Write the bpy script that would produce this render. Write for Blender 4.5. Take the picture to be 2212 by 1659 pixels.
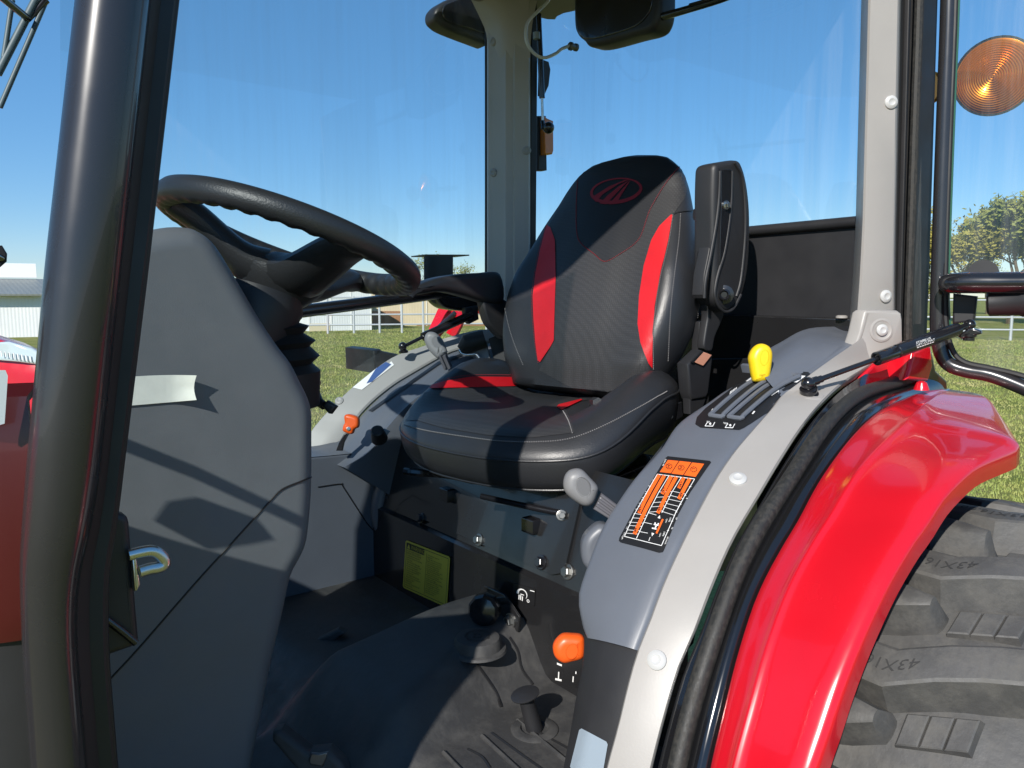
import bpy, bmesh, math, random
from mathutils import Vector, Matrix
from mathutils.bvhtree import BVHTree
random.seed(7)
R_ = math.radians
scene = bpy.context.scene
for o in list(bpy.data.objects):
    bpy.data.objects.remove(o)
COL = scene.collection

# ------------------------------------------------------------------ camera
YAW, PIT, FPX, CX, CY = R_(38), R_(6.5), 1661.0, 1106.0, 829.5
CAM = Vector((0, 0, 1.42))
FW = Vector((math.sin(YAW)*math.cos(PIT), math.cos(YAW)*math.cos(PIT), -math.sin(PIT)))
RT = Vector((math.cos(YAW), -math.sin(YAW), 0))
UP = RT.cross(FW)
cd = bpy.data.cameras.new('camera')
cd.sensor_width = 36.0
cd.lens = FPX/2212*36.0
cd.clip_start = 0.02
cd.clip_end = 3000
co = bpy.data.objects.new('camera', cd)
COL.objects.link(co)
co.matrix_world = Matrix((RT, UP, -FW)).transposed().to_4x4()
co.location = CAM
scene.camera = co
scene.render.resolution_x, scene.render.resolution_y = 1024, 768

# ------------------------------------------------------------------ light
SUN_AZ, SUN_EL = R_(62), R_(32)      # travel azimuth from +y towards +x
SD = Vector((math.sin(SUN_AZ)*math.cos(SUN_EL), math.cos(SUN_AZ)*math.cos(SUN_EL), -math.sin(SUN_EL)))
w = bpy.data.worlds.new('World')
scene.world = w
w.use_nodes = True
nt = w.node_tree
nt.nodes.clear()
sky = nt.nodes.new('ShaderNodeTexSky')
sky.sky_type = 'NISHITA'
sky.sun_disc = False
sky.sun_elevation = SUN_EL
# direction towards the sun = -SD ; blender sky: rotation measured clockwise from +Y
sky.sun_rotation = math.atan2(-SD.x, -SD.y)
sky.air_density = 1.0
sky.dust_density = 0.0
sky.ozone_density = 3.0
sky.altitude = 600
bg = nt.nodes.new('ShaderNodeBackground')
bg.inputs['Strength'].default_value = 0.09
out = nt.nodes.new('ShaderNodeOutputWorld')
hs_ = nt.nodes.new('ShaderNodeHueSaturation')
hs_.inputs['Saturation'].default_value = 1.25
nt.links.new(sky.outputs[0], hs_.inputs['Color'])
mx_ = nt.nodes.new('ShaderNodeMix'); mx_.data_type = 'RGBA'
mx_.inputs['Factor'].default_value = .38          # a clear, evenly blue spring sky
nt.links.new(hs_.outputs[0], mx_.inputs['A'])
mx_.inputs['B'].default_value = (1.45, 3.75, 7.3, 1)
nt.links.new(mx_.outputs['Result'], bg.inputs[0])
nt.links.new(bg.outputs[0], out.inputs[0])
sl = bpy.data.lights.new('sun', 'SUN')
sl.energy = 4.6
sl.angle = R_(0.53)
sl.color = (1.0, 0.95, 0.88)
so = bpy.data.objects.new('sun', sl)
COL.objects.link(so)
so.rotation_euler = SD.to_track_quat('-Z', 'Y').to_euler()
so.location = (-10, -8, 14)
scene.view_settings.view_transform = 'Standard'
scene.view_settings.look = 'None'
scene.view_settings.exposure = 0.45
scene.view_settings.gamma = 1

# ------------------------------------------------------------------ pixel -> place helpers (2212 x 1659 pixel grid)
def ray(u, v): return FW + RT*((u-CX)/FPX) - UP*((v-CY)/FPX)
def PX(u, v, x):
    d = ray(u, v); return CAM + d*((x-CAM.x)/d.x)
def PY(u, v, y):
    d = ray(u, v); return CAM + d*((y-CAM.y)/d.y)
def PZ(u, v, z):
    d = ray(u, v); return CAM + d*((z-CAM.z)/d.z)
def PD(u, v, k): return CAM + ray(u, v)*k
def pj(p):
    q = Vector(p)-CAM; k = q.dot(FW); return CX+FPX*q.dot(RT)/k, CY-FPX*q.dot(UP)/k, k
XC, ZC = 1.35, 0.545          # centre of the wheel arch
def PC(u, v, r, yf=None):
    """pixel -> point on the wheel-arch cylinder of radius r; falls back to plane yf"""
    d = ray(u, v)
    a = d.x*d.x+d.z*d.z; b = 2*(d.x*(CAM.x-XC)+d.z*(CAM.z-ZC)); c = (CAM.x-XC)**2+(CAM.z-ZC)**2-r*r
    q = b*b-4*a*c
    if q < 0: return PY(u, v, yf)
    t = (-b-math.sqrt(q))/(2*a)
    return CAM+d*t
def cp(ox, oy, L, w=1400):
    k = w/2212*.54861
    return [(ox*.54861+x*k, oy*.54861+y*k) for x, y in L]

# ------------------------------------------------------------------ materials
MATS = {}
def mat(name, col, rough=.5, metal=0., coat=0., spec=.5, bump=0., bscale=200., var=0., vscale=8., rvar=0., dust=0., dcol=(.35,.31,.26), sheen=0., trans=0., bdist=.002, stretch=None):
    if name in MATS: return MATS[name]
    m = bpy.data.materials.new(name); m.use_nodes = True
    n = m.node_tree.nodes; l = m.node_tree.links
    b = n['Principled BSDF']
    b.inputs['Base Color'].default_value = (*col, 1)
    b.inputs['Roughness'].default_value = rough
    b.inputs['Metallic'].default_value = metal
    b.inputs['Coat Weight'].default_value = coat
    b.inputs['Coat Roughness'].default_value = .04
    b.inputs['Specular IOR Level'].default_value = spec
    if sheen: b.inputs['Sheen Weight'].default_value = sheen
    if trans:
        b.inputs['Transmission Weight'].default_value = trans
    tc = n.new('ShaderNodeTexCoord')
    src = tc.outputs['Object']
    if stretch:
        mp = n.new('ShaderNodeMapping'); mp.inputs['Scale'].default_value = stretch
        l.new(src, mp.inputs[0]); src = mp.outputs[0]
    colsock = None
    if var:
        nz = n.new('ShaderNodeTexNoise'); nz.inputs['Scale'].default_value = vscale; nz.inputs['Detail'].default_value = 6; nz.inputs['Roughness'].default_value=.65
        l.new(src, nz.inputs['Vector'])
        mr = n.new('ShaderNodeMapRange'); mr.inputs[1].default_value = .3; mr.inputs[2].default_value = .7
        mr.inputs[3].default_value = 1-var; mr.inputs[4].default_value = 1+var
        l.new(nz.outputs['Fac'], mr.inputs[0])
        mx = n.new('ShaderNodeVectorMath'); mx.operation = 'SCALE'; mx.inputs[0].default_value = col
        l.new(mr.outputs[0], mx.inputs['Scale'])
        l.new(mx.outputs[0], b.inputs['Base Color']); colsock = mx.outputs[0]
    if dust:
        nz = n.new('ShaderNodeTexNoise'); nz.inputs['Scale'].default_value = vscale*2.3; nz.inputs['Detail'].default_value = 9; nz.inputs['Roughness'].default_value = .75
        l.new(src, nz.inputs['Vector'])
        mr = n.new('ShaderNodeMapRange'); mr.inputs[1].default_value = .45; mr.inputs[2].default_value = .75
        mr.inputs[3].default_value = 0; mr.inputs[4].default_value = dust
        l.new(nz.outputs['Fac'], mr.inputs[0])
        mc = n.new('ShaderNodeMix'); mc.data_type = 'RGBA'
        l.new(mr.outputs[0], mc.inputs['Factor'])
        if colsock: l.new(colsock, mc.inputs['A'])
        else: mc.inputs['A'].default_value = (*col, 1)
        mc.inputs['B'].default_value = (*dcol, 1)
        l.new(mc.outputs['Result'], b.inputs['Base Color'])
        rr = n.new('ShaderNodeMapRange'); rr.inputs[1].default_value = 0; rr.inputs[2].default_value = max(dust,.01)
        rr.inputs[3].default_value = rough; rr.inputs[4].default_value = min(1, rough+.35)
        l.new(mr.outputs[0], rr.inputs[0]); l.new(rr.outputs[0], b.inputs['Roughness'])
    elif rvar:
        nz = n.new('ShaderNodeTexNoise'); nz.inputs['Scale'].default_value = 14; nz.inputs['Detail'].default_value = 8
        l.new(src, nz.inputs['Vector'])
        mr = n.new('ShaderNodeMapRange'); mr.inputs[1].default_value = .3; mr.inputs[2].default_value = .7
        mr.inputs[3].default_value = max(.02, rough-rvar); mr.inputs[4].default_value = rough+rvar
        l.new(nz.outputs['Fac'], mr.inputs[0]); l.new(mr.outputs[0], b.inputs['Roughness'])
    if bump:
        nz = n.new('ShaderNodeTexNoise'); nz.inputs['Scale'].default_value = bscale; nz.inputs['Detail'].default_value = 4
        l.new(src, nz.inputs['Vector'])
        bp = n.new('ShaderNodeBump'); bp.inputs['Strength'].default_value = bump; bp.inputs['Distance'].default_value = bdist
        l.new(nz.outputs['Fac'], bp.inputs['Height']); l.new(bp.outputs[0], b.inputs['Normal'])
    MATS[name] = m
    return m
M = {}
M['trim'] = mat('trim_grey_plastic', (.315,.298,.280), .42, var=.04, vscale=5, rvar=.06, bump=.06, bscale=420)
M['trim_in'] = mat('inner_trim_plastic', (.31,.305,.295), .5, var=.04, vscale=5, bump=.06, bscale=420)
M['console'] = mat('console_bluegrey_plastic', (.108,.119,.142), .42, var=.06, vscale=6, rvar=.07, bump=.10, bscale=700, bdist=.0008)
M['cowl'] = mat('cowl_grey_plastic', (.13,.134,.140), .46, var=.05, vscale=5, bump=.22, bscale=650, bdist=.0009, dust=.10, dcol=(.25,.24,.22))
M['blackp'] = mat('black_paint', (.010,.010,.012), .22, coat=.5, rvar=.06)
M['post'] = mat('pillar_satin_black', (.020,.019,.021), .27, coat=.55, rvar=.04)
M['blackm'] = mat('black_plastic', (.018,.018,.020), .48, bump=.12, bscale=500, bdist=.0008, rvar=.07)
M['wheelp'] = mat('wheel_soft_plastic', (.022,.023,.025), .42, bump=.45, bscale=380, bdist=.0012)
M['rubber'] = mat('rubber', (.012,.012,.0125), .55, rvar=.08)
M['sponge'] = mat('dusty_seal_rubber', (.015,.015,.014), .55, dust=.24, vscale=60, dcol=(.16,.14,.115), bump=.25, bscale=420, bdist=.001)
M['jamb'] = mat('jamb_black_enamel', (.008,.008,.009), .16, coat=.6, rvar=.05)
M['red'] = mat('red_enamel', (.56,.006,.016), .24, coat=.5, var=.03, vscale=3, bump=.03, bscale=14, bdist=.004, rvar=.05)
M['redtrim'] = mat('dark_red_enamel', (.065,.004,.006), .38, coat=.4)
M['leather'] = mat('seat_vinyl', (.020,.021,.024), .40, bump=.35, bscale=340, bdist=.0011, rvar=.06)
M['redseat'] = mat('red_vinyl', (.52,.008,.014), .45, bump=.4, bscale=340, bdist=.001, var=.08, vscale=18)
M['chrome'] = mat('zinc_plated_steel', (.62,.62,.60), .28, 1.0, rvar=.1)
M['steel'] = mat('dark_steel', (.16,.16,.16), .4, .9, rvar=.15)
M['yellow'] = mat('yellow_plastic', (.78,.53,.01), .38, bump=.05)
M['orange'] = mat('orange_plastic', (.75,.10,.012), .38, bump=.05)
M['orange_print'] = mat('orange_print', (.78,.12,.012), .5)
M['knob'] = mat('knob_grey_plastic', (.19,.19,.195), .45, bump=.1, bscale=500, bdist=.0008)
M['knobd'] = mat('knob_recess_grey', (.13,.13,.135), .4)
M['lever'] = mat('lever_grey', (.11,.11,.125), .45)
M['floor'] = mat('floor_rubber_mat', (.036,.036,.037), .6, bump=.35, bscale=60, bdist=.003, var=.2, vscale=6, dust=.4, dcol=(.12,.115,.105))
M['bulk'] = mat('bulkhead_black_enamel', (.014,.014,.015), .22, coat=.35, rvar=.07)
M['lab_y'] = mat('label_yellow', (.62,.50,.06), .4)
M['lab_k'] = mat('label_black', (.012,.012,.013), .42)
M['lab_w'] = mat('label_white', (.75,.75,.74), .5)
M['lab_s'] = mat('label_silver', (.24,.29,.34), .35)
M['lab_bl'] = mat('label_blue', (.05,.10,.26), .4)
M['paper'] = mat('paper', (.72,.71,.62), .8, var=.05, vscale=40, bump=.2, bscale=60)
M['rivet'] = mat('rivet_plastic', (.46,.46,.45), .4)
M['embroid'] = mat('embroidery_red', (.30,.012,.022), .55, bump=.6, bscale=600, bdist=.001)
M['stitch'] = mat('stitch_thread', (.22,.21,.21), .7)
M['stitch_r'] = mat('stitch_red', (.25,.02,.03), .7)
M['copper'] = mat('buckle_pink', (.62,.28,.18), .4)
M['tyre'] = mat('tyre_rubber', (.066,.065,.063), .56, var=.3, vscale=9, bump=.45, bscale=90, bdist=.002, dust=.5, dcol=(.15,.14,.12))
M['rim'] = mat('rim_grey', (.4,.4,.4), .4)
M['white_hose'] = mat('hose_clear', (.55,.57,.60), .2)
M['headliner'] = mat('headliner', (.24,.23,.22), .8, bump=.2, bscale=300)
M['orange_lens'] = mat('amber_lens_small', (.75,.22,.02), .2, coat=.6)
M['white_paint'] = mat('white_paint', (.75,.75,.72), .45)
M['silverpaint'] = mat('galvanised', (.5,.52,.54), .45, .3)

def fabric(name, col, scale):
    """woven mesh cloth: small staggered cells as bump and tint"""
    m = bpy.data.materials.new(name); m.use_nodes = True
    n = m.node_tree.nodes; l = m.node_tree.links; b = n['Principled BSDF']
    tc = n.new('ShaderNodeTexCoord')
    v = n.new('ShaderNodeTexVoronoi'); v.inputs['Scale'].default_value = scale
    v.inputs['Randomness'].default_value = .15
    l.new(tc.outputs['Object'], v.inputs['Vector'])
    cr = n.new('ShaderNodeMapRange'); cr.inputs[1].default_value = .15; cr.inputs[2].default_value = .6
    cr.inputs[3].default_value = 1.15; cr.inputs[4].default_value = .8
    l.new(v.outputs['Distance'], cr.inputs[0])
    sc = n.new('ShaderNodeVectorMath'); sc.operation = 'SCALE'; sc.inputs[0].default_value = col
    l.new(cr.outputs[0], sc.inputs['Scale']); l.new(sc.outputs[0], b.inputs['Base Color'])
    bp = n.new('ShaderNodeBump'); bp.inputs['Strength'].default_value = .3; bp.inputs['Distance'].default_value = .001; bp.invert = True
    l.new(v.outputs['Distance'], bp.inputs['Height']); l.new(bp.outputs[0], b.inputs['Normal'])
    b.inputs['Roughness'].default_value = .48
    return m
M['mesh'] = fabric('seat_mesh_fabric', (.032,.032,.034), 210)
M['mesh_dark'] = fabric('seat_dark_fabric', (.014,.015,.018), 260)

def glassmat(name, tint, refl=1.0, film=.085):
    m = bpy.data.materials.new(name); m.use_nodes = True
    n = m.node_tree.nodes; l = m.node_tree.links
    for x in list(n):
        if x.type != 'OUTPUT_MATERIAL': n.remove(x)
    o = [x for x in n if x.type == 'OUTPUT_MATERIAL'][0]
    t = n.new('ShaderNodeBsdfTransparent'); t.inputs[0].default_value = (*tint, 1)
    g = n.new('ShaderNodeBsdfGlossy'); g.inputs['Roughness'].default_value = 0.0
    ge = n.new('ShaderNodeNewGeometry'); dp = n.new('ShaderNodeVectorMath'); dp.operation = 'DOT_PRODUCT'
    l.new(ge.outputs['Normal'], dp.inputs[0]); l.new(ge.outputs['Incoming'], dp.inputs[1])
    ab = n.new('ShaderNodeMath'); ab.operation = 'ABSOLUTE'; l.new(dp.outputs['Value'], ab.inputs[0])
    om = n.new('ShaderNodeMath'); om.operation = 'SUBTRACT'; om.inputs[0].default_value = 1.0; l.new(ab.outputs[0], om.inputs[1])
    pw = n.new('ShaderNodeMath'); pw.operation = 'POWER'; pw.inputs[1].default_value = 5.0; l.new(om.outputs[0], pw.inputs[0])
    k = n.new('ShaderNodeMath'); k.operation = 'MULTIPLY_ADD'; k.inputs[1].default_value = .85; k.inputs[2].default_value = .075*refl; k.use_clamp = True
    l.new(pw.outputs[0], k.inputs[0])
    mx = n.new('ShaderNodeMixShader')
    l.new(k.outputs[0], mx.inputs[0]); l.new(t.outputs[0], mx.inputs[1]); l.new(g.outputs[0], mx.inputs[2])
    tc = n.new('ShaderNodeTexCoord'); mp = n.new('ShaderNodeMapping'); mp.inputs['Scale'].default_value = (14, 14, .7)
    l.new(tc.outputs['Object'], mp.inputs[0])
    nz = n.new('ShaderNodeTexNoise'); nz.inputs['Scale'].default_value = 2.2; nz.inputs['Detail'].default_value = 7; nz.inputs['Roughness'].default_value = .7
    l.new(mp.outputs[0], nz.inputs['Vector'])
    mr = n.new('ShaderNodeMapRange'); mr.inputs[1].default_value = .42; mr.inputs[2].default_value = .75; mr.inputs[3].default_value = .004; mr.inputs[4].default_value = film
    l.new(nz.outputs['Fac'], mr.inputs[0])
    df_ = n.new('ShaderNodeBsdfDiffuse'); df_.inputs[0].default_value = (.75, .75, .73, 1)
    m2 = n.new('ShaderNodeMixShader'); l.new(mr.outputs[0], m2.inputs[0]); l.new(mx.outputs[0], m2.inputs[1]); l.new(df_.outputs[0], m2.inputs[2])
    l.new(m2.outputs[0], o.inputs[0])
    return m
M['glass'] = glassmat('cab_glass', (.93,.965,.955), 1.0)
M['glass_dark'] = glassmat('windscreen_glass', (.78,.86,.88), 2.2)
M['glass_edge'] = mat('glass_edge_green', (.03,.10,.06), .15)

# ------------------------------------------------------------------ mesh helpers
WL = {}
def _attach(o, parent):
    if parent is not None:
        o.parent = parent
        WL[o.name] = o.location.copy()
        o.location = o.location - WL[parent.name]
    else:
        WL[o.name] = o.location.copy()
GEO = {}
def mk(name, verts, faces, m, parent=None, smooth=True, angle=35, solid=0., keep=False, mats=None, fm=None):
    me = bpy.data.meshes.new(name)
    verts = [Vector(v) for v in verts]
    lo = Vector((min(v.x for v in verts), min(v.y for v in verts), min(v.z for v in verts)))
    hi = Vector((max(v.x for v in verts), max(v.y for v in verts), max(v.z for v in verts)))
    c = (lo+hi)/2
    me.from_pydata([v-c for v in verts], [], faces)
    bm = bmesh.new(); bm.from_mesh(me)
    if solid:
        bmesh.ops.recalc_face_normals(bm, faces=bm.faces[:])
        bmesh.ops.solidify(bm, geom=bm.faces[:], thickness=solid)
    bmesh.ops.recalc_face_normals(bm, faces=bm.faces[:])
    big = [f_ for f_ in bm.faces if len(f_.verts) > 30]
    if big and not fm: bmesh.ops.triangulate(bm, faces=big, quad_method='BEAUTY', ngon_method='BEAUTY')
    bm.to_mesh(me); bm.free()
    for mm in (mats or [m]): me.materials.append(mm)
    if fm:
        for i, p in enumerate(me.polygons): p.material_index = fm[i]
    if smooth:
        for p in me.polygons: p.use_smooth = True
        me.set_sharp_from_angle(angle=R_(angle))
    o = bpy.data.objects.new(name, me)
    COL.objects.link(o)
    o.location = c
    _attach(o, parent)
    if keep: GEO[o.name] = BVHTree.FromPolygons([v.co+c for v in me.vertices], [tuple(p.vertices) for p in me.polygons])
    return o
def empty(name, loc, label=None, cat=None, group=None):
    o = bpy.data.objects.new(name, None); COL.objects.link(o)
    o.empty_display_size = .1
    o.location = Vector(loc); WL[o.name] = o.location.copy()
    if label: o['label'] = label
    if cat: o['category'] = cat
    if group: o['group'] = group
    return o
def tag(o, label=None, cat=None, group=None, kind=None):
    if label: o['label'] = label
    if cat: o['category'] = cat
    if group: o['group'] = group
    if kind: o['kind'] = kind
    return o
def cat_rom(P, n=6, closed=False):
    P = [Vector(p) for p in P]; out = []
    N = len(P)
    for i in range(N if closed else N-1):
        p0 = P[(i-1) % N] if closed or i > 0 else P[0]*2-P[1]
        p1 = P[i]; p2 = P[(i+1) % N]
        p3 = P[(i+2) % N] if closed or i+2 < N else P[-1]*2-P[-2]
        for k in range(n):
            t = k/n
            out.append(.5*((2*p1)+(p2-p0)*t+(2*p0-5*p1+4*p2-p3)*t*t+(3*p1-p0-3*p2+p3)*t**3))
    if not closed: out.append(P[-1].copy())
    return out
def resamp(P, n):
    P = [Vector(p) for p in P]; L = [0]
    for a, b in zip(P, P[1:]): L.append(L[-1]+(b-a).length)
    out = []; j = 0
    for i in range(n):
        s = L[-1]*i/(n-1)
        while j < len(L)-2 and L[j+1] < s: j += 1
        d = L[j+1]-L[j]
        out.append(P[j].lerp(P[j+1], (s-L[j])/d if d > 1e-9 else 0))
    return out
def tube_geo(P, r, seg=10, caps=True, flat=None):
    P = [Vector(p) for p in P]; n = len(P)
    rs = r if isinstance(r, (list, tuple)) else [r]*n
    if len(rs) != n:
        rs = [rs[min(len(rs)-1, int(i*(len(rs)-1)/(n-1)))]*(1-((i*(len(rs)-1)/(n-1)) % 1))+rs[min(len(rs)-1, int(i*(len(rs)-1)/(n-1))+1)]*((i*(len(rs)-1)/(n-1)) % 1) for i in range(n)]
    T = [(P[min(i+1, n-1)]-P[max(i-1, 0)]).normalized() for i in range(n)]
    a = Vector((0, 0, 1)) if abs(T[0].z) < .9 else Vector((1, 0, 0))
    N = (a-T[0]*a.dot(T[0])).normalized()
    V = []; Fc = []
    for i in range(n):
        N = (N-T[i]*N.dot(T[i])).normalized(); B = T[i].cross(N)
        for k in range(seg):
            th = 2*math.pi*k/seg
            V.append(P[i]+(N*math.cos(th)+B*math.sin(th))*rs[i])
    for i in range(n-1):
        for k in range(seg):
            Fc.append((i*seg+k, i*seg+(k+1) % seg, (i+1)*seg+(k+1) % seg, (i+1)*seg+k))
    if caps:
        Fc.append(tuple(range(seg))[::-1]); Fc.append(tuple((n-1)*seg+k for k in range(seg)))
    return V, Fc
def tube(name, P, r, m, parent=None, seg=12, sm=0, closed=False, **kw):
    if sm: P = cat_rom(P, sm)
    V, Fc = tube_geo(P, r, seg)
    return mk(name, V, Fc, m, parent, **kw)
def lathe(name, A, B, prof, m, parent=None, seg=20, **kw):
    """profile [(t along A->B in metres, radius)]"""
    A = Vector(A); B = Vector(B); T = (B-A).normalized()
    a = Vector((0, 0, 1)) if abs(T.z) < .9 else Vector((1, 0, 0))
    N = (a-T*a.dot(T)).normalized(); Bn = T.cross(N)
    V = []; Fc = []
    for t, r in prof:
        for k in range(seg):
            th = 2*math.pi*k/seg
            V.append(A+T*t+(N*math.cos(th)+Bn*math.sin(th))*max(r, 1e-5))
    n = len(prof)
    for i in range(n-1):
        for k in range(seg):
            Fc.append((i*seg+k, i*seg+(k+1) % seg, (i+1)*seg+(k+1) % seg, (i+1)*seg+k))
    Fc.append(tuple(range(seg))[::-1]); Fc.append(tuple((n-1)*seg+k for k in range(seg)))
    return mk(name, V, Fc, m, parent, **kw)
def prism(name, P, dv, m, parent=None, bev=.004, wt=None, steps=3, back=True, **kw):
    """closed planar outline P (3D), pushed along dv, edges rounded by bev"""
    P = [Vector(p) for p in P]; dv = Vector(dv); n = len(P)
    D = dv.length; nd = dv.normalized()
    ar = Vector((0, 0, 0))
    for i in range(n): ar += P[i].cross(P[(i+1) % n])
    sgn = 1 if ar.dot(nd) > 0 else -1
    inw = []
    for i in range(n):
        e1 = (P[i]-P[i-1]).normalized(); e2 = (P[(i+1) % n]-P[i]).normalized()
        n1 = nd.cross(e1)*sgn; n2 = nd.cross(e2)*sgn
        b = n1+n2
        b = b/max(b.length_squared/2, .35)
        inw.append(b)
    wts = wt or [1]*n
    b = min(bev, D*.45)
    lev = [(b*1.12, 0)]
    for k in range(steps+1):
        a = k/steps*math.pi/2
        lev.append((b*(1-math.sin(a)), b*(1-math.cos(a))))
    if back:
        for k in range(steps, -1, -1):
            a = k/steps*math.pi/2
            lev.append((b*(1-math.sin(a)), D-b*(1-math.cos(a))))
        lev.append((b*1.12, D))
    else: lev.append((0, D))
    V = []; Fc = []
    for ins, d in lev:
        for i in range(n): V.append(P[i]+inw[i]*ins*wts[i]+nd*d)
    L = len(lev)
    for j in range(L-1):
        for i in range(n): Fc.append((j*n+i, j*n+(i+1) % n, (j+1)*n+(i+1) % n, (j+1)*n+i))
    Fc.append(tuple(range(n))[::-1]); Fc.append(tuple((L-1)*n+i for i in range(n)))
    return mk(name, V, Fc, m, parent, **kw)
def sheet(name, rows, m, parent=None, solid=0., **kw):
    nr, nc = len(rows), len(rows[0])
    V = [p for r in rows for p in r]
    Fc = [(i*nc+j, i*nc+j+1, (i+1)*nc+j+1, (i+1)*nc+j) for i in range(nr-1) for j in range(nc-1)]
    return mk(name, V, Fc, m, parent, solid=solid, **kw)
def box(name, c, s, m, parent=None, rot=None, bev=.004, **kw):
    c = Vector(c); sx, sy, sz = [a/2 for a in s]
    Rm = rot or Matrix.Identity(3)
    P = [c+Rm @ Vector(p) for p in ((-sx, -sy, -sz), (sx, -sy, -sz), (sx, sy, -sz), (-sx, sy, -sz))]
    return prism(name, P, Rm @ Vector((0, 0, 2*sz)), m, parent, bev=min(bev, sx*.9, sy*.9), **kw)
def ball(name, c, r, m, parent=None, sc=(1, 1, 1), seg=16, **kw):
    prof = [(r-r*math.cos(math.pi*i/10), r*math.sin(math.pi*i/10)) for i in range(11)]
    c = Vector(c)
    return lathe(name, c-Vector((0, 0, r)), c+Vector((0, 0, r)), prof, m, parent, seg=seg, **kw)
def hit(target, u, v, off=.0015):
    h = GEO[target.name].ray_cast(CAM, ray(u, v).normalized())
    if h[0] is None: return None, None
    nn = h[1]
    if nn.dot(ray(u, v)) > 0: nn = -nn
    return h[0]+nn*off, nn
def patch(name, poly, target, m, parent=None, off=.0015, size=14, smooth_n=0, solid=0., **kw):
    """pixel outline laid on the surface of target as a thin piece"""
    if smooth_n:
        poly = [(p.x, p.y) for p in cat_rom([(a, b, 0) for a, b in poly], smooth_n, True)]
    bm = bmesh.new()
    vs = [bm.verts.new((a, b, 0)) for a, b in poly]
    bm.faces.new(vs)
    bmesh.ops.triangulate(bm, faces=bm.faces[:])
    for it in range(5):
        L = [e for e in bm.edges if e.calc_length() > size]
        if not L: break
        bmesh.ops.subdivide_edges(bm, edges=L, cuts=1)
        bmesh.ops.triangulate(bm, faces=[f for f in bm.faces if len(f.verts) > 3])
    bm.verts.index_update()
    V = []; ok = {}
    for v in bm.verts:
        h, nn = hit(target, v.co.x, v.co.y, off)
        if h is not None: ok[v.index] = len(V); V.append(h)
    Fc = [tuple(ok[v.index] for v in f.verts) for f in bm.faces if all(v.index in ok for v in f.verts)]
    bm.free()
    if not Fc: return None
    return mk(name, V, Fc, m, parent, **kw)
def seam(name, pts, target, r, m, parent=None, off=.0008, n=6, dash=None):
    P = []
    for p in cat_rom([(a, b, 0) for a, b in pts], n):
        h, nn = hit(target, p.x, p.y, off)
        if h is not None: P.append(h)
    if len(P) < 2: return None
    if dash:
        L = sum((b-a).length for a, b in zip(P, P[1:])); k = max(2, int(L/dash))
        Q = resamp(P, 2*k); V = []; Fc = []
        for i in range(k):
            v, f = tube_geo([Q[2*i], Q[2*i].lerp(Q[2*i+1], .75)], r, 5)
            b0 = len(V); V += v; Fc += [tuple(x+b0 for x in ff) for ff in f]
        return mk(name, V, Fc, m, parent)
    V, Fc = tube_geo(P, r, 6)
    return mk(name, V, Fc, m, parent)
def rivet(u, v, plane, nrm, r, m, parent, name='rivet', h=.005):
    c = plane(u, v) if callable(plane) else plane
    nrm = Vector(nrm).normalized()
    return lathe(name, c, c+nrm, [(-.002, r*.9), (0, r), (h*.5, r*.96), (h*.85, r*.75), (h, r*.5), (h*.86, r*.42), (h*.8, .0)], m, parent, seg=20)
def bolt(c, nrm, r, parent, m=None, name='bolt'):
    c = Vector(c); nrm = Vector(nrm).normalized()
    a = lathe(name, c, c+nrm, [(-.001, r*1.45), (r*.28, r*1.45), (r*.34, r*1.3)], m or M['chrome'], parent, seg=18)
    T = nrm; up = Vector((0, 0, 1)) if abs(T.z) < .9 else Vector((1, 0, 0))
    N = (up-T*up.dot(T)).normalized(); B = T.cross(N)
    P = [c+T*(r*.3)+(N*math.cos(k*math.pi/3+.3)+B*math.sin(k*math.pi/3+.3))*r for k in range(6)]
    V = [x for x in P]+[p+T*(r*.8) for p in P]+[c+(p-c)*1.0+T*(r*.8)-(p-c-T*((p-c).dot(T)))*.15+T*(r*.1) for p in P]
    Fc = [(i, (i+1) % 6, 6+(i+1) % 6, 6+i) for i in range(6)]+[(6+i, 6+(i+1) % 6, 12+(i+1) % 6, 12+i) for i in range(6)]+[tuple(range(12, 18)), tuple(range(6))[::-1]]
    # head and washer are one forged piece
    me = a.data; bm = bmesh.new(); bm.from_mesh(me)
    off = WL[a.name]
    vs = [bm.verts.new(v-off) for v in V]
    for f in Fc: bm.faces.new([vs[i] for i in f])
    bm.to_mesh(me); bm.free()
    for p in me.polygons: p.use_smooth = len(p.vertices) == 4 and False
    return a
def text_geo(s, font_size=1.0, align='LEFT'):
    cu = bpy.data.curves.new('lettering', 'FONT'); cu.body = s; cu.size = font_size; cu.align_x = align; cu.resolution_u = 2
    o = bpy.data.objects.new('lettering_tmp', cu); COL.objects.link(o)
    dg = bpy.context.evaluated_depsgraph_get(); dg.update()
    me = bpy.data.meshes.new_from_object(o.evaluated_get(dg))
    V = [v.co.copy() for v in me.vertices]; Fc = [tuple(p.vertices) for p in me.polygons]
    bpy.data.objects.remove(o); bpy.data.curves.remove(cu); bpy.data.meshes.remove(me)
    return V, Fc

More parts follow.
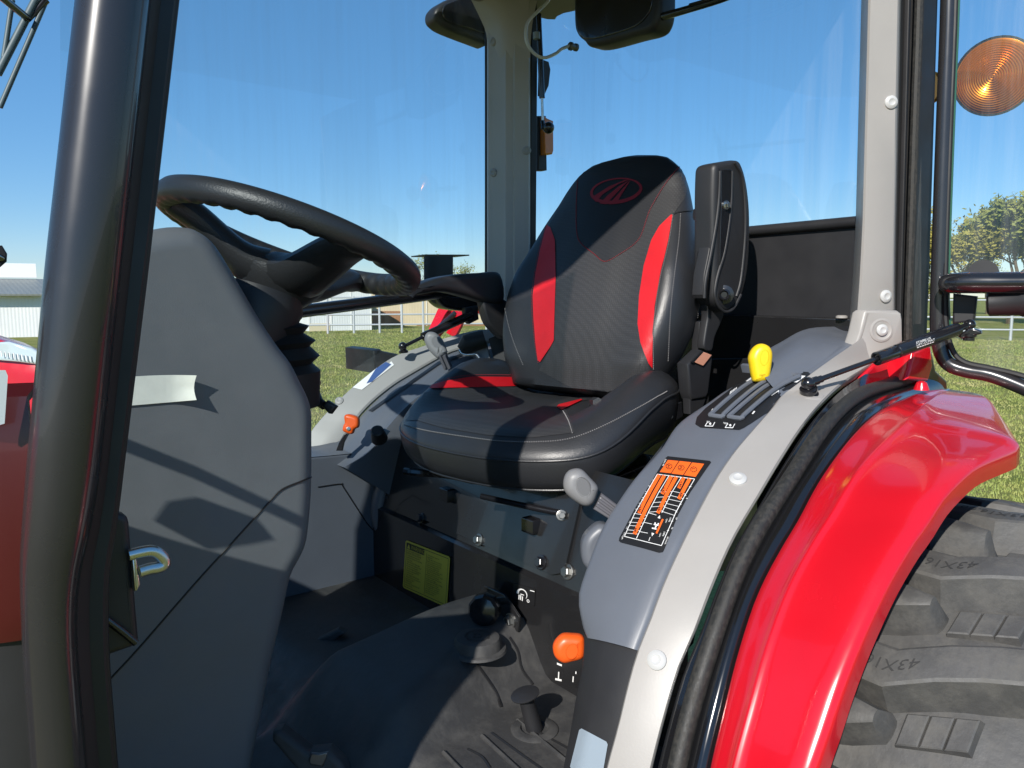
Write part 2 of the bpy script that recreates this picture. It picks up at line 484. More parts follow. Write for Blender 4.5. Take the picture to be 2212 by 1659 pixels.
# ================================================================== GROUND AND BACKGROUND
def ground_mat():
    m = bpy.data.materials.new('meadow_grass'); m.use_nodes = True
    n = m.node_tree.nodes; l = m.node_tree.links; b = n['Principled BSDF']
    tc = n.new('ShaderNodeTexCoord')
    def nz(sc, det=6, rough=.6):
        x = n.new('ShaderNodeTexNoise'); x.inputs['Scale'].default_value = sc; x.inputs['Detail'].default_value = det; x.inputs['Roughness'].default_value = rough
        l.new(tc.outputs['Object'], x.inputs['Vector']); return x
    a = nz(.35); c = nz(1.4, 8, .7); d = nz(45, 4, .7)
    r = n.new('ShaderNodeValToRGB')
    e = r.color_ramp.elements
    e[0].position = .30; e[0].color = (.14, .20, .045, 1)
    e[1].position = .72; e[1].color = (.40, .33, .17, 1)
    x = e.new(.46); x.color = (.225, .245, .065, 1)
    x = e.new(.56); x.color = (.28, .28, .095, 1)
    mx = n.new('ShaderNodeMix'); mx.data_type = 'FLOAT'; mx.inputs['Factor'].default_value = .5
    l.new(a.outputs['Fac'], mx.inputs['A']); l.new(c.outputs['Fac'], mx.inputs['B'])
    l.new(mx.outputs['Result'], r.inputs['Fac'])
    mr = n.new('ShaderNodeMapRange'); mr.inputs[1].default_value = .3; mr.inputs[2].default_value = .7; mr.inputs[3].default_value = .68; mr.inputs[4].default_value = 1.25
    l.new(d.outputs['Fac'], mr.inputs[0])
    sc = n.new('ShaderNodeVectorMath'); sc.operation = 'SCALE'
    l.new(r.outputs['Color'], sc.inputs[0]); l.new(mr.outputs[0], sc.inputs['Scale'])
    l.new(sc.outputs[0], b.inputs['Base Color'])
    b.inputs['Roughness'].default_value = .9; b.inputs['Specular IOR Level'].default_value = .1
    bp = n.new('ShaderNodeBump'); bp.inputs['Strength'].default_value = .9; bp.inputs['Distance'].default_value = .05
    l.new(d.outputs['Fac'], bp.inputs['Height']); l.new(bp.outputs[0], b.inputs['Normal'])
    return m
M['grass'] = ground_mat()
g = mk('ground', [(-900, -900, 0), (900, -900, 0), (900, 900, 0), (-900, 900, 0)], [(0, 1, 2, 3)], M['grass'], smooth=False)
tag(g, 'mown green and straw coloured meadow ground', 'ground', kind='structure')

# short grass blades where the lawn shows beside the tractor
def blade_mat():
    m = bpy.data.materials.new('grass_blades'); m.use_nodes = True
    n = m.node_tree.nodes; l = m.node_tree.links; b = n['Principled BSDF']
    oi = n.new('ShaderNodeTexCoord'); x = n.new('ShaderNodeTexNoise'); x.inputs['Scale'].default_value = 1.3; x.inputs['Detail'].default_value = 8
    x.inputs['Roughness'].default_value = .8
    l.new(oi.outputs['Object'], x.inputs['Vector'])
    r = n.new('ShaderNodeValToRGB'); e = r.color_ramp.elements
    e[0].position = .35; e[0].color = (.16, .24, .045, 1); e[1].position = .68; e[1].color = (.46, .39, .20, 1)
    y = e.new(.52); y.color = (.30, .32, .09, 1)
    l.new(x.outputs['Fac'], r.inputs['Fac']); l.new(r.outputs['Color'], b.inputs['Base Color'])
    b.inputs['Roughness'].default_value = .7
    return m
V = []; Fc = []
def blades(n, az0, az1, d0, d1, hs):
    for i in range(n):
        az = R_(random.uniform(az0, az1)); d = d0*(d1/d0)**(random.random()**.8)
        x, y = math.sin(az)*d, math.cos(az)*d
        h = hs*random.uniform(.4, 1.3)*(1+d/70); wd = .0045*(1+d/16)
        a = random.uniform(0, math.pi); dx, dy = math.cos(a)*wd, math.sin(a)*wd
        lx, ly = random.uniform(-.6, .6)*h, random.uniform(-.6, .6)*h
        k = len(V); V.extend([(x-dx, y-dy, -.005), (x+dx, y+dy, -.005), (x+lx, y+ly, h)]); Fc.append((k, k+1, k+2))
blades(42000, 18, 38, 6, 34, .028)
blades(60000, 62, 76, 2.6, 30, .022)
go = mk('grass', V, Fc, blade_mat(), smooth=False)
tag(go, 'short mown grass blades on the meadow around the tractor', 'grass', kind='stuff')

def ribbed(name, col, scale, ax='x', rough=.5):
    """painted ribbed metal sheet seen from far off"""
    m = bpy.data.materials.new(name); m.use_nodes = True
    n = m.node_tree.nodes; l = m.node_tree.links; b = n['Principled BSDF']
    tc = n.new('ShaderNodeTexCoord'); wv = n.new('ShaderNodeTexWave'); wv.inputs['Scale'].default_value = scale; wv.bands_direction = ax.upper()
    l.new(tc.outputs['Object'], wv.inputs['Vector'])
    bp = n.new('ShaderNodeBump'); bp.inputs['Strength'].default_value = .2; bp.inputs['Distance'].default_value = .02
    l.new(wv.outputs['Fac'], bp.inputs['Height']); l.new(bp.outputs[0], b.inputs['Normal'])
    nz = n.new('ShaderNodeTexNoise'); nz.inputs['Scale'].default_value = 1.2; nz.inputs['Detail'].default_value = 6
    l.new(tc.outputs['Object'], nz.inputs['Vector'])
    mr = n.new('ShaderNodeMapRange'); mr.inputs[3].default_value = .85; mr.inputs[4].default_value = 1.12
    l.new(nz.outputs['Fac'], mr.inputs[0])
    sc = n.new('ShaderNodeVectorMath'); sc.operation = 'SCALE'; sc.inputs[0].default_value = col
    l.new(mr.outputs[0], sc.inputs['Scale']); l.new(sc.outputs[0], b.inputs['Base Color'])
    b.inputs['Roughness'].default_value = rough
    return m
M['shed_white'] = ribbed('shed_white_metal', (.72, .74, .74), 3)
M['shed_tan'] = ribbed('shed_tan_metal', (.50, .42, .28), 3)
M['shed_brown'] = ribbed('wainscot_brown', (.26, .13, .06), 3)
M['shed_red'] = ribbed('shed_red_metal', (.30, .035, .03), 3)
M['roof_grey'] = ribbed('roof_grey_metal', (.20, .215, .20), 2)
M['roof_tan'] = ribbed('roof_tan_metal', (.42, .25, .13), 2)
M['win'] = mat('dark_window', (.03, .04, .05), .1)
M['cream'] = mat('cream_panel', (.62, .55, .38), .6)

def facing(az):          # unit vectors at an azimuth: outwards and to the right
    a = R_(az)
    return Vector((math.sin(a), math.cos(a), 0)), Vector((math.cos(a), -math.sin(a), 0))
def pgz(u, v): return PZ(u, v, 0.0)
def wallbox(name, A, B, dep, h, m, parent, z0=0.0):
    """box whose front runs from A to B on the ground and goes dep metres back"""
    A = Vector(A); B = Vector(B); r = (B-A).normalized(); f = Vector((-r.y, r.x, 0))
    if f.dot(A) < 0: f = -f
    P = [A, B, B+f*dep, A+f*dep]
    P = [Vector((p.x, p.y, z0)) for p in P]
    return prism(name, P, (0, 0, h), m, parent, bev=.01, smooth=False)
def hgt(u, v, P):        # height of pixel v above the ground point P
    d = ray(u, v); k = math.hypot(P.x, P.y)/math.hypot(d.x, d.y); return CAM.z+d.z*k

# white shed
A = pgz(668, 716); B = pgz(803, 713)
wh = empty('white_shed', (A+B)/2, 'small white metal shed behind the pipe fence', 'shed')
H = 1.95
wallbox('wall', A, B, 4, H, M['shed_white'], wh)
r = (B-A).normalized(); f = Vector((-r.y, r.x, 0)); f = f if f.dot(A) > 0 else -f
mk('roof', [A-r*.2-f*.25+Vector((0, 0, H+.012)), B+r*.2-f*.25+Vector((0, 0, H+.012)), B+r*.2+f*2+Vector((0, 0, H+.22)), A-r*.2+f*2+Vector((0, 0, H+.22)), B+r*.2+f*4.2+Vector((0, 0, H+.012)), A-r*.2+f*4.2+Vector((0, 0, H+.012))], [(0, 1, 2, 3), (3, 2, 4, 5)], M['shed_white'], wh, solid=.05, smooth=False)
for t0, t1 in ((.0, .015), (.34, .36), (.66, .68), (.985, 1.0)):
    wallbox('corner_trim', A.lerp(B, t0)-f*.02, A.lerp(B, t1)-f*.02, .015, H-.05, M['white_paint'], wh)
wallbox('skirting', A-f*.03, A.lerp(B, .32)-f*.03, .02, .32, M['cream'], wh)
# long red barn further back
A = pgz(560, 700); B = pgz(667, 700)
rb = empty('red_barn', (A+B)/2, 'low dark red barn end beside the white shed', 'barn')
wallbox('wall', A, B, 8, 2.2, M['shed_red'], rb)
mk('roof', [A+Vector((0, -.3, 2.25)), B+Vector((.2, -.3, 2.25)), B+Vector((.2, 4, 3.2)), A+Vector((0, 4, 3.2))], [(0, 1, 2, 3)], M['roof_grey'], rb, solid=.05, smooth=False)
# tan building
A = pgz(804, 704); B = pgz(1120, 704)
tb = empty('tan_building', (A+B)/2, 'long tan metal building with brown lower wall and window', 'building')
r = (B-A).normalized(); f = Vector((-r.y, r.x, 0)); f = f if f.dot(A) > 0 else -f
H = 1.9
wallbox('wall', A, B, 12, H, M['shed_tan'], tb)
L = (B-A).length
def tpt(u): # point on the front line seen at pixel column u
    best = min((abs(pj(A.lerp(B, t/400))[0]-u), t/400) for t in range(401)); return best[1]
wallbox('wainscot', A.lerp(B, 0)-f*.03, A.lerp(B, tpt(865))-f*.03, .025, .72, M['shed_brown'], tb)
wallbox('wainscot', A.lerp(B, tpt(900))-f*.03, A.lerp(B, 1)-f*.03, .025, .12, M['shed_brown'], tb)
wallbox('cream_door', A.lerp(B, tpt(832))-f*.05, A.lerp(B, tpt(862))-f*.05, .02, .62, M['cream'], tb, z0=1.06)
w1 = wallbox('window', A.lerp(B, tpt(812))-f*.05, A.lerp(B, tpt(831))-f*.05, .02, .58, M['win'], tb, z0=1.08)
wallbox('window_bar', A.lerp(B, tpt(820))-f*.06, A.lerp(B, tpt(821.5))-f*.06, .02, .58, M['white_paint'], w1, z0=1.08)
for uu in (866, 914, 922, 1000):
    wallbox('downpipe', A.lerp(B, tpt(uu))-f*.05, A.lerp(B, tpt(uu)+.004)-f*.05, .04, H-.1, M['white_paint'], tb)
wallbox('eave_trim', A-f*.16, B-f*.16, .12, .16, M['shed_brown'], tb, z0=H-.14)
mk('roof', [A-f*.3+Vector((0, 0, H+.02)), B-f*.3+Vector((0, 0, H+.02)), B+f*6+Vector((0, 0, H+.42)), A+f*6+Vector((0, 0, H+.42))], [(0, 1, 2, 3)], M['roof_tan'], tb, solid=.06, smooth=False)

# pipe fence
A = pgz(600, 722); B = pgz(1130, 716)
pf = empty('pipe_fence', (A+B)/2, 'galvanised three rail pipe fence across the meadow in front of the sheds', 'fence')
for z in (.33, .72, 1.38):
    tube('rail', [A+Vector((0, 0, z)), B+Vector((0, 0, z))], .032, M['silverpaint'], pf, seg=8)
for uu in (636, 708, 765, 821, 868, 915, 979, 1050, 1110):
    best = min((abs(pj(A.lerp(B, t/400))[0]-uu), t/400) for t in range(401))[1]
    P = A.lerp(B, best)
    tube('post', [P+Vector((0, 0, -.02)), P+Vector((0, 0, 1.42))], .045, M['silverpaint'], pf, seg=10)
# second fence at the right
A = PD(1700, 700, 26); B = PD(2500, 700, 24); A.z = B.z = 0
pf2 = empty('pipe_fence', (A+B)/2, 'galvanised pipe fence in front of the yellow green trees', 'fence')
for z in (.35, .75, 1.3):
    tube('rail', [A+Vector((0, 0, z)), B+Vector((0, 0, z))], .03, M['silverpaint'], pf2, seg=8)
for i in range(9):
    P = A.lerp(B, i/8)
    tube('post', [P+Vector((0, 0, -.02)), P+Vector((0, 0, 1.34))], .045, M['silverpaint'], pf2, seg=10)

# ------------------------------------------------------------------ trees
M['bark'] = mat('bark', (.10, .075, .05), .9, var=.3, vscale=4, bump=.8, bscale=12, bdist=.03)
def leafmat(name, c1, c2):
    m = bpy.data.materials.new(name); m.use_nodes = True
    n = m.node_tree.nodes; l = m.node_tree.links; b = n['Principled BSDF']
    tc = n.new('ShaderNodeTexCoord'); x = n.new('ShaderNodeTexNoise'); x.inputs['Scale'].default_value = .9; x.inputs['Detail'].default_value = 6; x.inputs['Roughness'].default_value=.75
    l.new(tc.outputs['Object'], x.inputs['Vector'])
    r = n.new('ShaderNodeValToRGB'); e = r.color_ramp.elements
    e[0].position = .36; e[0].color = (*c1, 1); e[1].position = .66; e[1].color = (*c2, 1)
    l.new(x.outputs['Fac'], r.inputs['Fac']); l.new(r.outputs['Color'], b.inputs['Base Color'])
    b.inputs['Roughness'].default_value = .6
    b.inputs['Subsurface Weight'].default_value = 0
    return m
M['leaf_y'] = leafmat('young_leaf_yellow', (.19, .175, .03), (.34, .29, .05))
M['leaf_g'] = leafmat('young_leaf_green', (.13, .155, .03), (.28, .27, .05))
def tree(base, h, spread, label, lm, nleaf, seed, cat='tree', group=None):
    rnd = random.Random(seed)
    t = empty('tree', base, label, cat, group)
    V = []; Fc = []; tips = []
    def limb(p, d, ln, r, lev):
        pts = [p]; q = p.copy(); dd = d.copy()
        for i in range(4):
            dd = (dd+Vector((rnd.uniform(-.2, .2), rnd.uniform(-.2, .2), rnd.uniform(-.05, .16)))).normalized()
            q = q+dd*ln/4; pts.append(q.copy())
        v, f = tube_geo(pts, [r*(1-.13*i) for i in range(5)], 6)
        k = len(V); V.extend(v); Fc.extend([tuple(x+k for x in ff) for ff in f])
        if lev >= 2: tips.extend([(pts[2], lev), (pts[3], lev), (pts[4], lev)])
        if lev < 4:
            for j in range(3 if lev else 5):
                a = rnd.uniform(0, 6.28); sp = rnd.uniform(.5, 1.0)*(1.15 if lev == 0 else 1)*spread
                nd = (dd+Vector((math.cos(a)*sp, math.sin(a)*sp, rnd.uniform(-.15, .35)))).normalized()
                limb(pts[4 if j == 0 else rnd.choice((2, 3, 4))], nd, ln*rnd.uniform(.55, .78), r*.5, lev+1)
    limb(Vector(base), Vector((0, 0, 1)), h*.32, h*.022, 0)
    mk('trunk', V, Fc, M['bark'], t)
    V = []; Fc = []
    for i in range(nleaf):
        p, lev = rnd.choice(tips)
        s = h*rnd.uniform(.011, .022)
        c = p+Vector((rnd.gauss(0, 1), rnd.gauss(0, 1), rnd.gauss(0, .8)))*h*.035
        a = Vector((rnd.gauss(0, 1), rnd.gauss(0, 1), rnd.gauss(0, 1))).normalized(); b = a.orthogonal().normalized()
        k = len(V); V.extend([c-a*s, c+b*s*.55, c+a*s, c-b*s*.55]); Fc.append((k, k+1, k+2, k+3))
    mk('crown', V, Fc, lm, t, smooth=False)
    return t
for i, (u, d, h, lm, lab) in enumerate([
        (2085, 42, 7.0, 'leaf_y', 'spring tree with sparse yellow green leaves beside the cab door glass'),
        (2180, 40, 7.9, 'leaf_g', 'tall spring tree with loose green leaves behind the pipe fence'),
        (2290, 38, 8.2, 'leaf_g', 'broad spring tree at the end of the row behind the fence'),
        (1960, 44, 7.0, 'leaf_y', 'small yellowish spring tree behind the rear pillar')]):
    P = PD(u, 700, d); P.z = 0
    tree(P, h, 1.0, lab, M[lm], 11000, 40+i, group='trees behind the fence')
for i, (u, d, h, lab) in enumerate([(912, 95, 8, 'distant hazy tree rising over the tan building roof'), (985, 100, 7.5, 'distant low tree beyond the tan building')]):
    P = PD(u, 700, d); P.z = 0
    tree(P, h, .9, lab, M['leaf_g'], 900, 60+i, group='distant trees')
for i, (u, d, h) in enumerate([(1990, 60, 5), (2130, 62, 5.5), (2270, 58, 5.2)]):
    P = PD(u, 700, d); P.z = 0
    tree(P, h, 1.3, ['low far tree in the hedge line left of the door handle', 'low far tree in the hedge line behind the tall spring tree', 'low far tree at the open end of the hedge line'][i], M['leaf_g'], 2600, 80+i, group='far hedge trees')

# ------------------------------------------------------------------ red loader tractor parked behind
lb = PD(1000, 740, 12.0); lb.z = 0
lo = empty('loader_tractor', lb, 'red loader arms with white stripes of a machine parked beyond the far fender', 'loader')
ax, rx = facing(31)
def LP(u, v, k=12.0): return PD(u, v, k)
for off in (0, 1.0):
    q = FW.copy(); q.z = 0; q.normalize()
    P = [LP(925, 735)+q*off, LP(948, 700)+q*off, LP(968, 668)+q*off, LP(1000, 655)+q*off, LP(1060, 668)+q*off, LP(1110, 720)+q*off, LP(1120, 790)+q*off]
    outl = []
    L2 = cat_rom(P, 5)
    V, Fc = tube_geo(L2, [.07, .11, .13, .15, .13, .10, .09], 4)
    mk('loader_arm', V, Fc, M['red'], lo, smooth=False)
tube('cylinder', [LP(930, 725, 11.8), LP(985, 675, 11.8)], .045, M['blackp'], lo, seg=10)
tube('cylinder_rod', [LP(985, 675, 11.8), LP(1020, 660, 11.8)], .022, M['chrome'], lo, seg=8)
tube('knee_link', [LP(975, 725, 11.85), LP(992, 690, 11.85), LP(985, 668, 11.85)], .09, M['red'], lo, seg=6, sm=3)
for du in (0, 7, 13):
    mk('stripe', [LP(965+du, 693, 11.83), LP(968+du, 693, 11.83), LP(980+du, 676, 11.83), LP(977+du, 676, 11.83)], [(0, 1, 2, 3)], M['lab_w'], lo, solid=.006, smooth=False)
tube('cross_tube', [LP(1000, 730), LP(1000, 730)+FW*1.0], .06, M['blackp'], lo, seg=10)
wh_c = PD(1075, 745, 12.6)
wh_c.z = .5
lathe('front_wheel', wh_c-rx*.14, wh_c+rx*.14, [(0, .22), (0, .46), (.04, .52), (.14, .53), (.24, .52), (.28, .46), (.28, .22)], M['tyre'], lo, seg=28)
box('hood', PD(1150, 690, 13.2), (.8, 1.6, .6), M['red'], lo, rot=Matrix.Rotation(-R_(31), 3, 'Z'), bev=.05)
box('chassis', Vector((PD(1150, 690, 13.2).x, PD(1150, 690, 13.2).y, .55)), (.5, 1.8, .5), M['blackm'], lo, rot=Matrix.Rotation(-R_(31), 3, 'Z'), bev=.03)
box('bucket', Vector((PD(1118, 790, 12.4).x, PD(1118, 790, 12.4).y, .22)), (1.5, .6, .44), M['blackp'], lo, rot=Matrix.Rotation(-R_(31), 3, 'Z'), bev=.03)

# ------------------------------------------------------------------ red tractor added beyond the windscreen in place of a reflection in it
pc = PD(0, 640, 4.6); pc.z = 0
pt = empty('reflection_tractor', pc, 'red tractor with clear headlamp standing in for a reflection in the windscreen', 'tractor')
def QP(u, v, k=4.6): return PD(u, v, k)
hood = [QP(-330, 735), QP(-260, 700), QP(-120, 712), QP(-20, 728), QP(60, 752), QP(110, 775), QP(118, 830), QP(104, 930), QP(95, 1010), QP(-330, 1010)]
prism('hood', hood, (.05, .75, 0), M['red'], pt, bev=.05, steps=4)
hl = prism('headlamp', [QP(-40, 742, 4.55), QP(20, 738, 4.55), QP(70, 752, 4.55), QP(104, 772, 4.55), QP(98, 790, 4.55), QP(40, 782, 4.55), QP(-40, 775, 4.55)], (0, .06, 0), mat('headlamp_lens', (.42, .5, .52), .08, coat=1), pt, bev=.012)
for i in range(8):
    u0 = 2+i*9
    tube('lens_rib', [QP(u0, 758+i*1.6, 4.535), QP(u0+2, 770+i*1.6, 4.535)], .004, M['lab_w'], hl, seg=5)
prism('grille', [QP(-330, 1015), QP(94, 1015), QP(88, 1075), QP(-330, 1085)], (0, .5, 0), M['blackm'], pt, bev=.02)
mk('hood_reflection', [QP(-60, 800, 4.58), QP(8, 800, 4.58), QP(14, 812, 4.58), QP(8, 915, 4.58), QP(-60, 935, 4.58)], [(0, 1, 2, 3, 4)], M['lab_w'], pt, solid=.003, smooth=False)  # white patch painted on as a pale reflection
for xx in (-190, 70):
    q = QP(xx, 1000, 4.9); c = Vector((q.x, q.y, .36))
    lathe('front_wheel', c-Vector((0, .12, 0)), c+Vector((0, .12, 0)), [(0, .16), (0, .30), (.03, .35), (.12, .36), (.21, .35), (.24, .30), (.24, .16)], M['tyre'], pt, seg=28)
box('front_axle', Vector((QP(-60, 1000, 4.9).x, QP(-60, 1000, 4.9).y, .40)), (.7, .14, .14), M['blackm'], pt)
# grey roofed shed added behind it, also standing in for a glass reflection
A = PD(-420, 640, 24); B = PD(95, 640, 27); A.z = B.z = 0
gs = empty('reflection_shed', (A+B)/2, 'shed with grey ribbed metal roof and white sign board standing in for a reflection in the windscreen', 'shed')
wallbox('wall', A, B, 6, 1.5, M['shed_white'], gs)
r = (B-A).normalized(); f = Vector((-r.y, r.x, 0)); f = f if f.dot(A) > 0 else -f
mk('roof', [A-f*.4+Vector((0, 0, 1.5)), B-f*.4+Vector((0, 0, 1.5)), B+f*4+Vector((0, 0, 2.1)), A+f*4+Vector((0, 0, 2.1))], [(0, 1, 2, 3)], M['roof_grey'], gs, solid=.06, smooth=False)
A2, B2 = A+f*3.9, B+f*3.9
sg = wallbox('sign_board', A2, B2-r*.4, .06, .55, M['lab_w'], gs, z0=2.14)

# ================================================================== THE TRACTOR
T = empty('tractor', (1.0, 1.3, 0), 'red compact tractor with open cab door showing seat, steering wheel and fender', 'tractor')
VY = Vector((0, 1, 0))
def rad(p):                       # outward direction from the wheel arch axis
    d = Vector((p.x-XC, 0, p.z-ZC)); return d.normalized()
def PP(u, v, p0, n):
    d = ray(u, v); return CAM+d*((Vector(p0)-CAM).dot(n)/d.dot(n))

# ---------------- near side fender: trim, jamb, seal, red fender
TL = [(1853, 735), (1800, 771)]+cp(2632, 1000, [(880, 745), (790, 812), (700, 880), (640, 960), (500, 1120), (400, 1240), (280, 1420)])+cp(1900, 1974, [(1280, 180), (1130, 500), (1040, 740), (960, 940), (900, 1150), (840, 1400), (770, 1659)])+[(1290, 1745)]
TR = [(1949, 702), (1944, 742)]+cp(2632, 1000, [(1290, 670), (1100, 790), (950, 930), (830, 1080), (700, 1280), (580, 1480)])+cp(1900, 1974, [(1560, 240), (1420, 560), (1330, 800), (1240, 1000), (1190, 1150), (1120, 1400), (1055, 1659)])+[(1390, 1745)]
def tl3(p): return PC(p[0], p[1], .722, .756) if p[1] > 850 else PY(p[0], p[1], .756)
def tr3(p):
    if p[1] < 800: return PY(p[0], p[1], .742)
    if p[1] < 850: return PY(p[0], p[1], .718)
    if p[1] < 900: return PY(p[0], p[1], .695)
    return PC(p[0], p[1], .700, .7)
n = 46
cTL = resamp(cat_rom([tl3(p) for p in TL], 5), n)
cTR = resamp(cat_rom([tr3(p) for p in TR], 5), n)
rows = []
for a, b in zip(cTL, cTR):
    nn = (rad(a)*.75+Vector((0, -1, 0))*.5).normalized()
    row = []
    for t, o in ((0, -.022), (0.0, -.004), (.03, 0), (.3, .0015), (.7, .0015), (.95, 0), (1.0, -.005), (1.0, -.022)):
        row.append(a.lerp(b, t)+nn*o)
    rows.append(row)
trim = sheet('fender_trim', rows, M['trim'], T, keep=True)
for u, v in [(1594, 1035), (1419, 1426)]:
    h, nn = hit(trim, u, v, 0); rivet(0, 0, h, nn, .0135, M['rivet'], trim)

# seal and jamb between the trim and the red fender
RI = [(2048, 840)]+cp(2632, 1000, [(1570, 860), (1450, 905), (1300, 980), (1130, 1140), (940, 1400), (800, 1659)])+cp(2632, 1974, [(720, 250), (560, 550), (440, 900), (350, 1250), (255, 1659)])+[(1515, 1760)]
def ri3(p):
    if p[1] < 845: return PY(p[0], p[1], .70)
    if p[1] < 850: return PY(p[0], p[1], .69)
    if p[1] < 870: return PY(p[0], p[1], .665)
    return PC(p[0], p[1], .686, .64)
cRI = resamp(cat_rom([ri3(p) for p in RI], 5), n)
SB = [(1985, 800)]+cp(2632, 1000, [(1430, 790), (1250, 830), (1080, 930), (920, 1110), (800, 1330), (690, 1490)])+cp(1900, 1974, [(1800, 0), (1640, 260), (1520, 540), (1440, 850), (1340, 1060), (1270, 1300), (1210, 1600)])+[(1440, 1745)]
def sb3(p):
    if p[1] < 830: return PY(p[0], p[1], .715)
    if p[1] < 850: return PY(p[0], p[1], .70)
    if p[1] < 900: return PY(p[0], p[1], .665)
    return PC(p[0], p[1], .698, .66)
cSB = resamp(cat_rom([sb3(p) for p in SB], 5), n)
for _ in range(12):
    cSB = [cSB[0]]+[(cSB[i-1]+cSB[i]*2+cSB[i+1])/4 for i in range(1, n-1)]+[cSB[-1]]
rows = []
cTRj = resamp(cTR[3:], n)
for a, s, b in zip(cTRj, cSB, cRI):
    ra, rb_ = rad(a), rad(b)
    a0 = a-ra*.012; m1 = a.lerp(s, .5)-ra*.011; m2 = s-rad(s)*.009; m3 = s.lerp(b, .45)-ra*.002; b0 = b-rb_*.012
    rows.append([a0-ra*.01, a0, m1, m2, s.lerp(b, .25)-ra*.008, m3, s.lerp(b, .7)+ra*.001, b.lerp(s, .12)-ra*.004, b0-rb_*.004, b0-rb_*.03])
sheet('door_jamb', [cat_rom(r, 2) for r in rows], M['jamb'], T, keep=True)
dg = []
for i, s in enumerate(cSB):
    dg.append(.0125*(1+.02*math.sin(i*.7)))
tube('bulb_seal', [p-rad(p)*.004 for i, p in enumerate(cSB)], dg, M['sponge'], T, seg=12, sm=2)

RO = [(2069, 844, .685), (2110, 849, .655), (2142, 861, .60), (2166, 892, .535), (2188, 925, .475), (2204, 952, .425), (2200, 963, .42), (2138, 993, .42), (2104, 1014, .42), (2052, 1066, .42), (2013, 1126, .42), (1979, 1173, .42), (1930, 1257, .42), (1878, 1368, .42), (1836, 1475, .42), (1805, 1569, .42), (1774, 1659, .42), (1745, 1760, .42), (1725, 1840, .42)]
cRO = resamp(cat_rom([PY(u_-(12 if v_ > 980 else 2), v_, y_) for u_, v_, y_ in RO], 6), 60)
cRF = resamp(cRI, 60)
rows = []
for i, (a, b) in enumerate(zip(cRF, cRO)):
    nn = (rad(a)+rad(b)).normalized()
    s = min(1, max(0, (i-4)/14)); q = min(1, i/10)
    prof = [(0, -.03), (0, -.006), (.012, 0), (.10, .004*q+.001), (.22, .008*s), (.29, .0125*s), (.315, .0125*s), (.37, .009*s), (.5, .0075*s), (.7, .0075*s), (.84, .006*s), (.94, .002*s), (.985, -.004), (1.0, -.010), (.998, -.034)]
    rows.append([a.lerp(b, t)+nn*o for t, o in prof])
fender = sheet('fender', [cat_rom(r, 2) for r in rows], M['red'], T, keep=True, angle=60)

# red hinge bracket and rear body pieces above the fender
prism('hinge_bracket', [PY(u, v, .69) for u, v in [(1972, 757), (2012, 748), (2017, 790), (2006, 824), (1955, 822), (1964, 795)]], (0.02, .09, 0), M['red'], T, bev=.006)
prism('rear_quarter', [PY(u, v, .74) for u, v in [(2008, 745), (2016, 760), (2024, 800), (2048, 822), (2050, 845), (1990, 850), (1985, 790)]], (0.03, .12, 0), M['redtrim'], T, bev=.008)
lathe('fender_stud', PY(1990, 842, .665), PY(1990, 842, .665)+Vector((0, 0, .1)), [(0, .014), (.004, .013), (.014, .009), (.017, .004)], M['red'], T)
prism('inner_wing', [PY(u, v, .735) for u, v in [(1905, 775), (1960, 760), (1972, 790), (1950, 822), (1895, 850), (1850, 855), (1860, 815)]], (0, .03, 0), M['red'], T, bev=.004)

# ---------------- near rear pillar
def column(name, y0, cols, m, parent, rows_v, **kw):
    """upright strip: cols = list of (list of (v,u), y)"""
    rws = []
    for v in rows_v:
        row = []
        for pts, y in cols:
            u = None
            for (v0, u0), (v1, u1) in zip(pts, pts[1:]):
                if v0 <= v <= v1: u = u0+(u1-u0)*(v-v0)/(v1-v0)
            if u is None: u = pts[0][1] if v < pts[0][0] else pts[-1][1]
            row.append(PY(u, v, y))
        rws.append(row)
    return sheet(name, rws, m, parent, **kw)
pl = [(-260, 1866), (0, 1860.6), (474, 1848.5), (590, 1843), (660, 1838), (728, 1833)]
pr = [(-260, 1949), (0, 1943.9), (486, 1933.5), (576, 1931.7), (670, 1931.7), (728, 1936)]
off = lambda L, d: [(a, b+d) for a, b in L]
vs = [-260, -120, 0, 120, 240, 360, 474, 550, 610, 670, 728]
near_p = column('rear_pillar', 0, [(off(pl, 14), .88), (off(pl, 0), .815), (off(pl, 15), .772), (off(pl, 20), .767), (off(pr, -5), .736), (off(pr, -1), .736), (pr, .742), (off(pr, 4), .79)], M['trim'], T, vs, keep=True)
for u, v in [(1924.5, 221), (1913, 640)]:
    h, nn = hit(near_p, u, v, 0); rivet(0, 0, h, nn, .0125, M['rivet'], near_p)
cap = prism('pillar_cap', [PP(u, v, PY(1950, 700, .712), Vector((.5, .866, 0))) for u, v in [(1876, 670.5), (1941, 670.5), (1948, 676), (1950, 690), (1951, 740), (1925, 757), (1895, 775), (1870, 790), (1838, 800), (1852, 745), (1862, 715), (1871, 675)]], (0, .03, 0), M['trim'], T, bev=.006, keep=True)
h, nn = hit(cap, 1904, 713, 0)
lathe('dimple_ring', h-nn*.001, h+nn, [(0, .024), (.002, .023), (.003, .019), (.0015, .016)], M['trim'], cap, seg=24)
rivet(0, 0, h+nn*.002, nn, .0115, M['rivet'], cap)
def vtube(name, pts, y, r, m, parent, **kw):
    return tube(name, [PY(u, v, y) for u, v in pts], r, m, parent, sm=4, **kw)
def vprism(name, L, Rr, y, dep, m, parent, bev=.004):
    P = [PY(u, v, y) for v, u in L]+[PY(u, v, y) for v, u in reversed(Rr)]
    return prism(name, P, (0, dep, 0), m, parent, bev=bev)
vprism('jamb_post', [(-260, 1951), (0, 1946), (500, 1936), (780, 1930)], [(-260, 1984), (0, 1976), (548, 1960), (780, 1952)], .765, .05, M['rubber'], T)
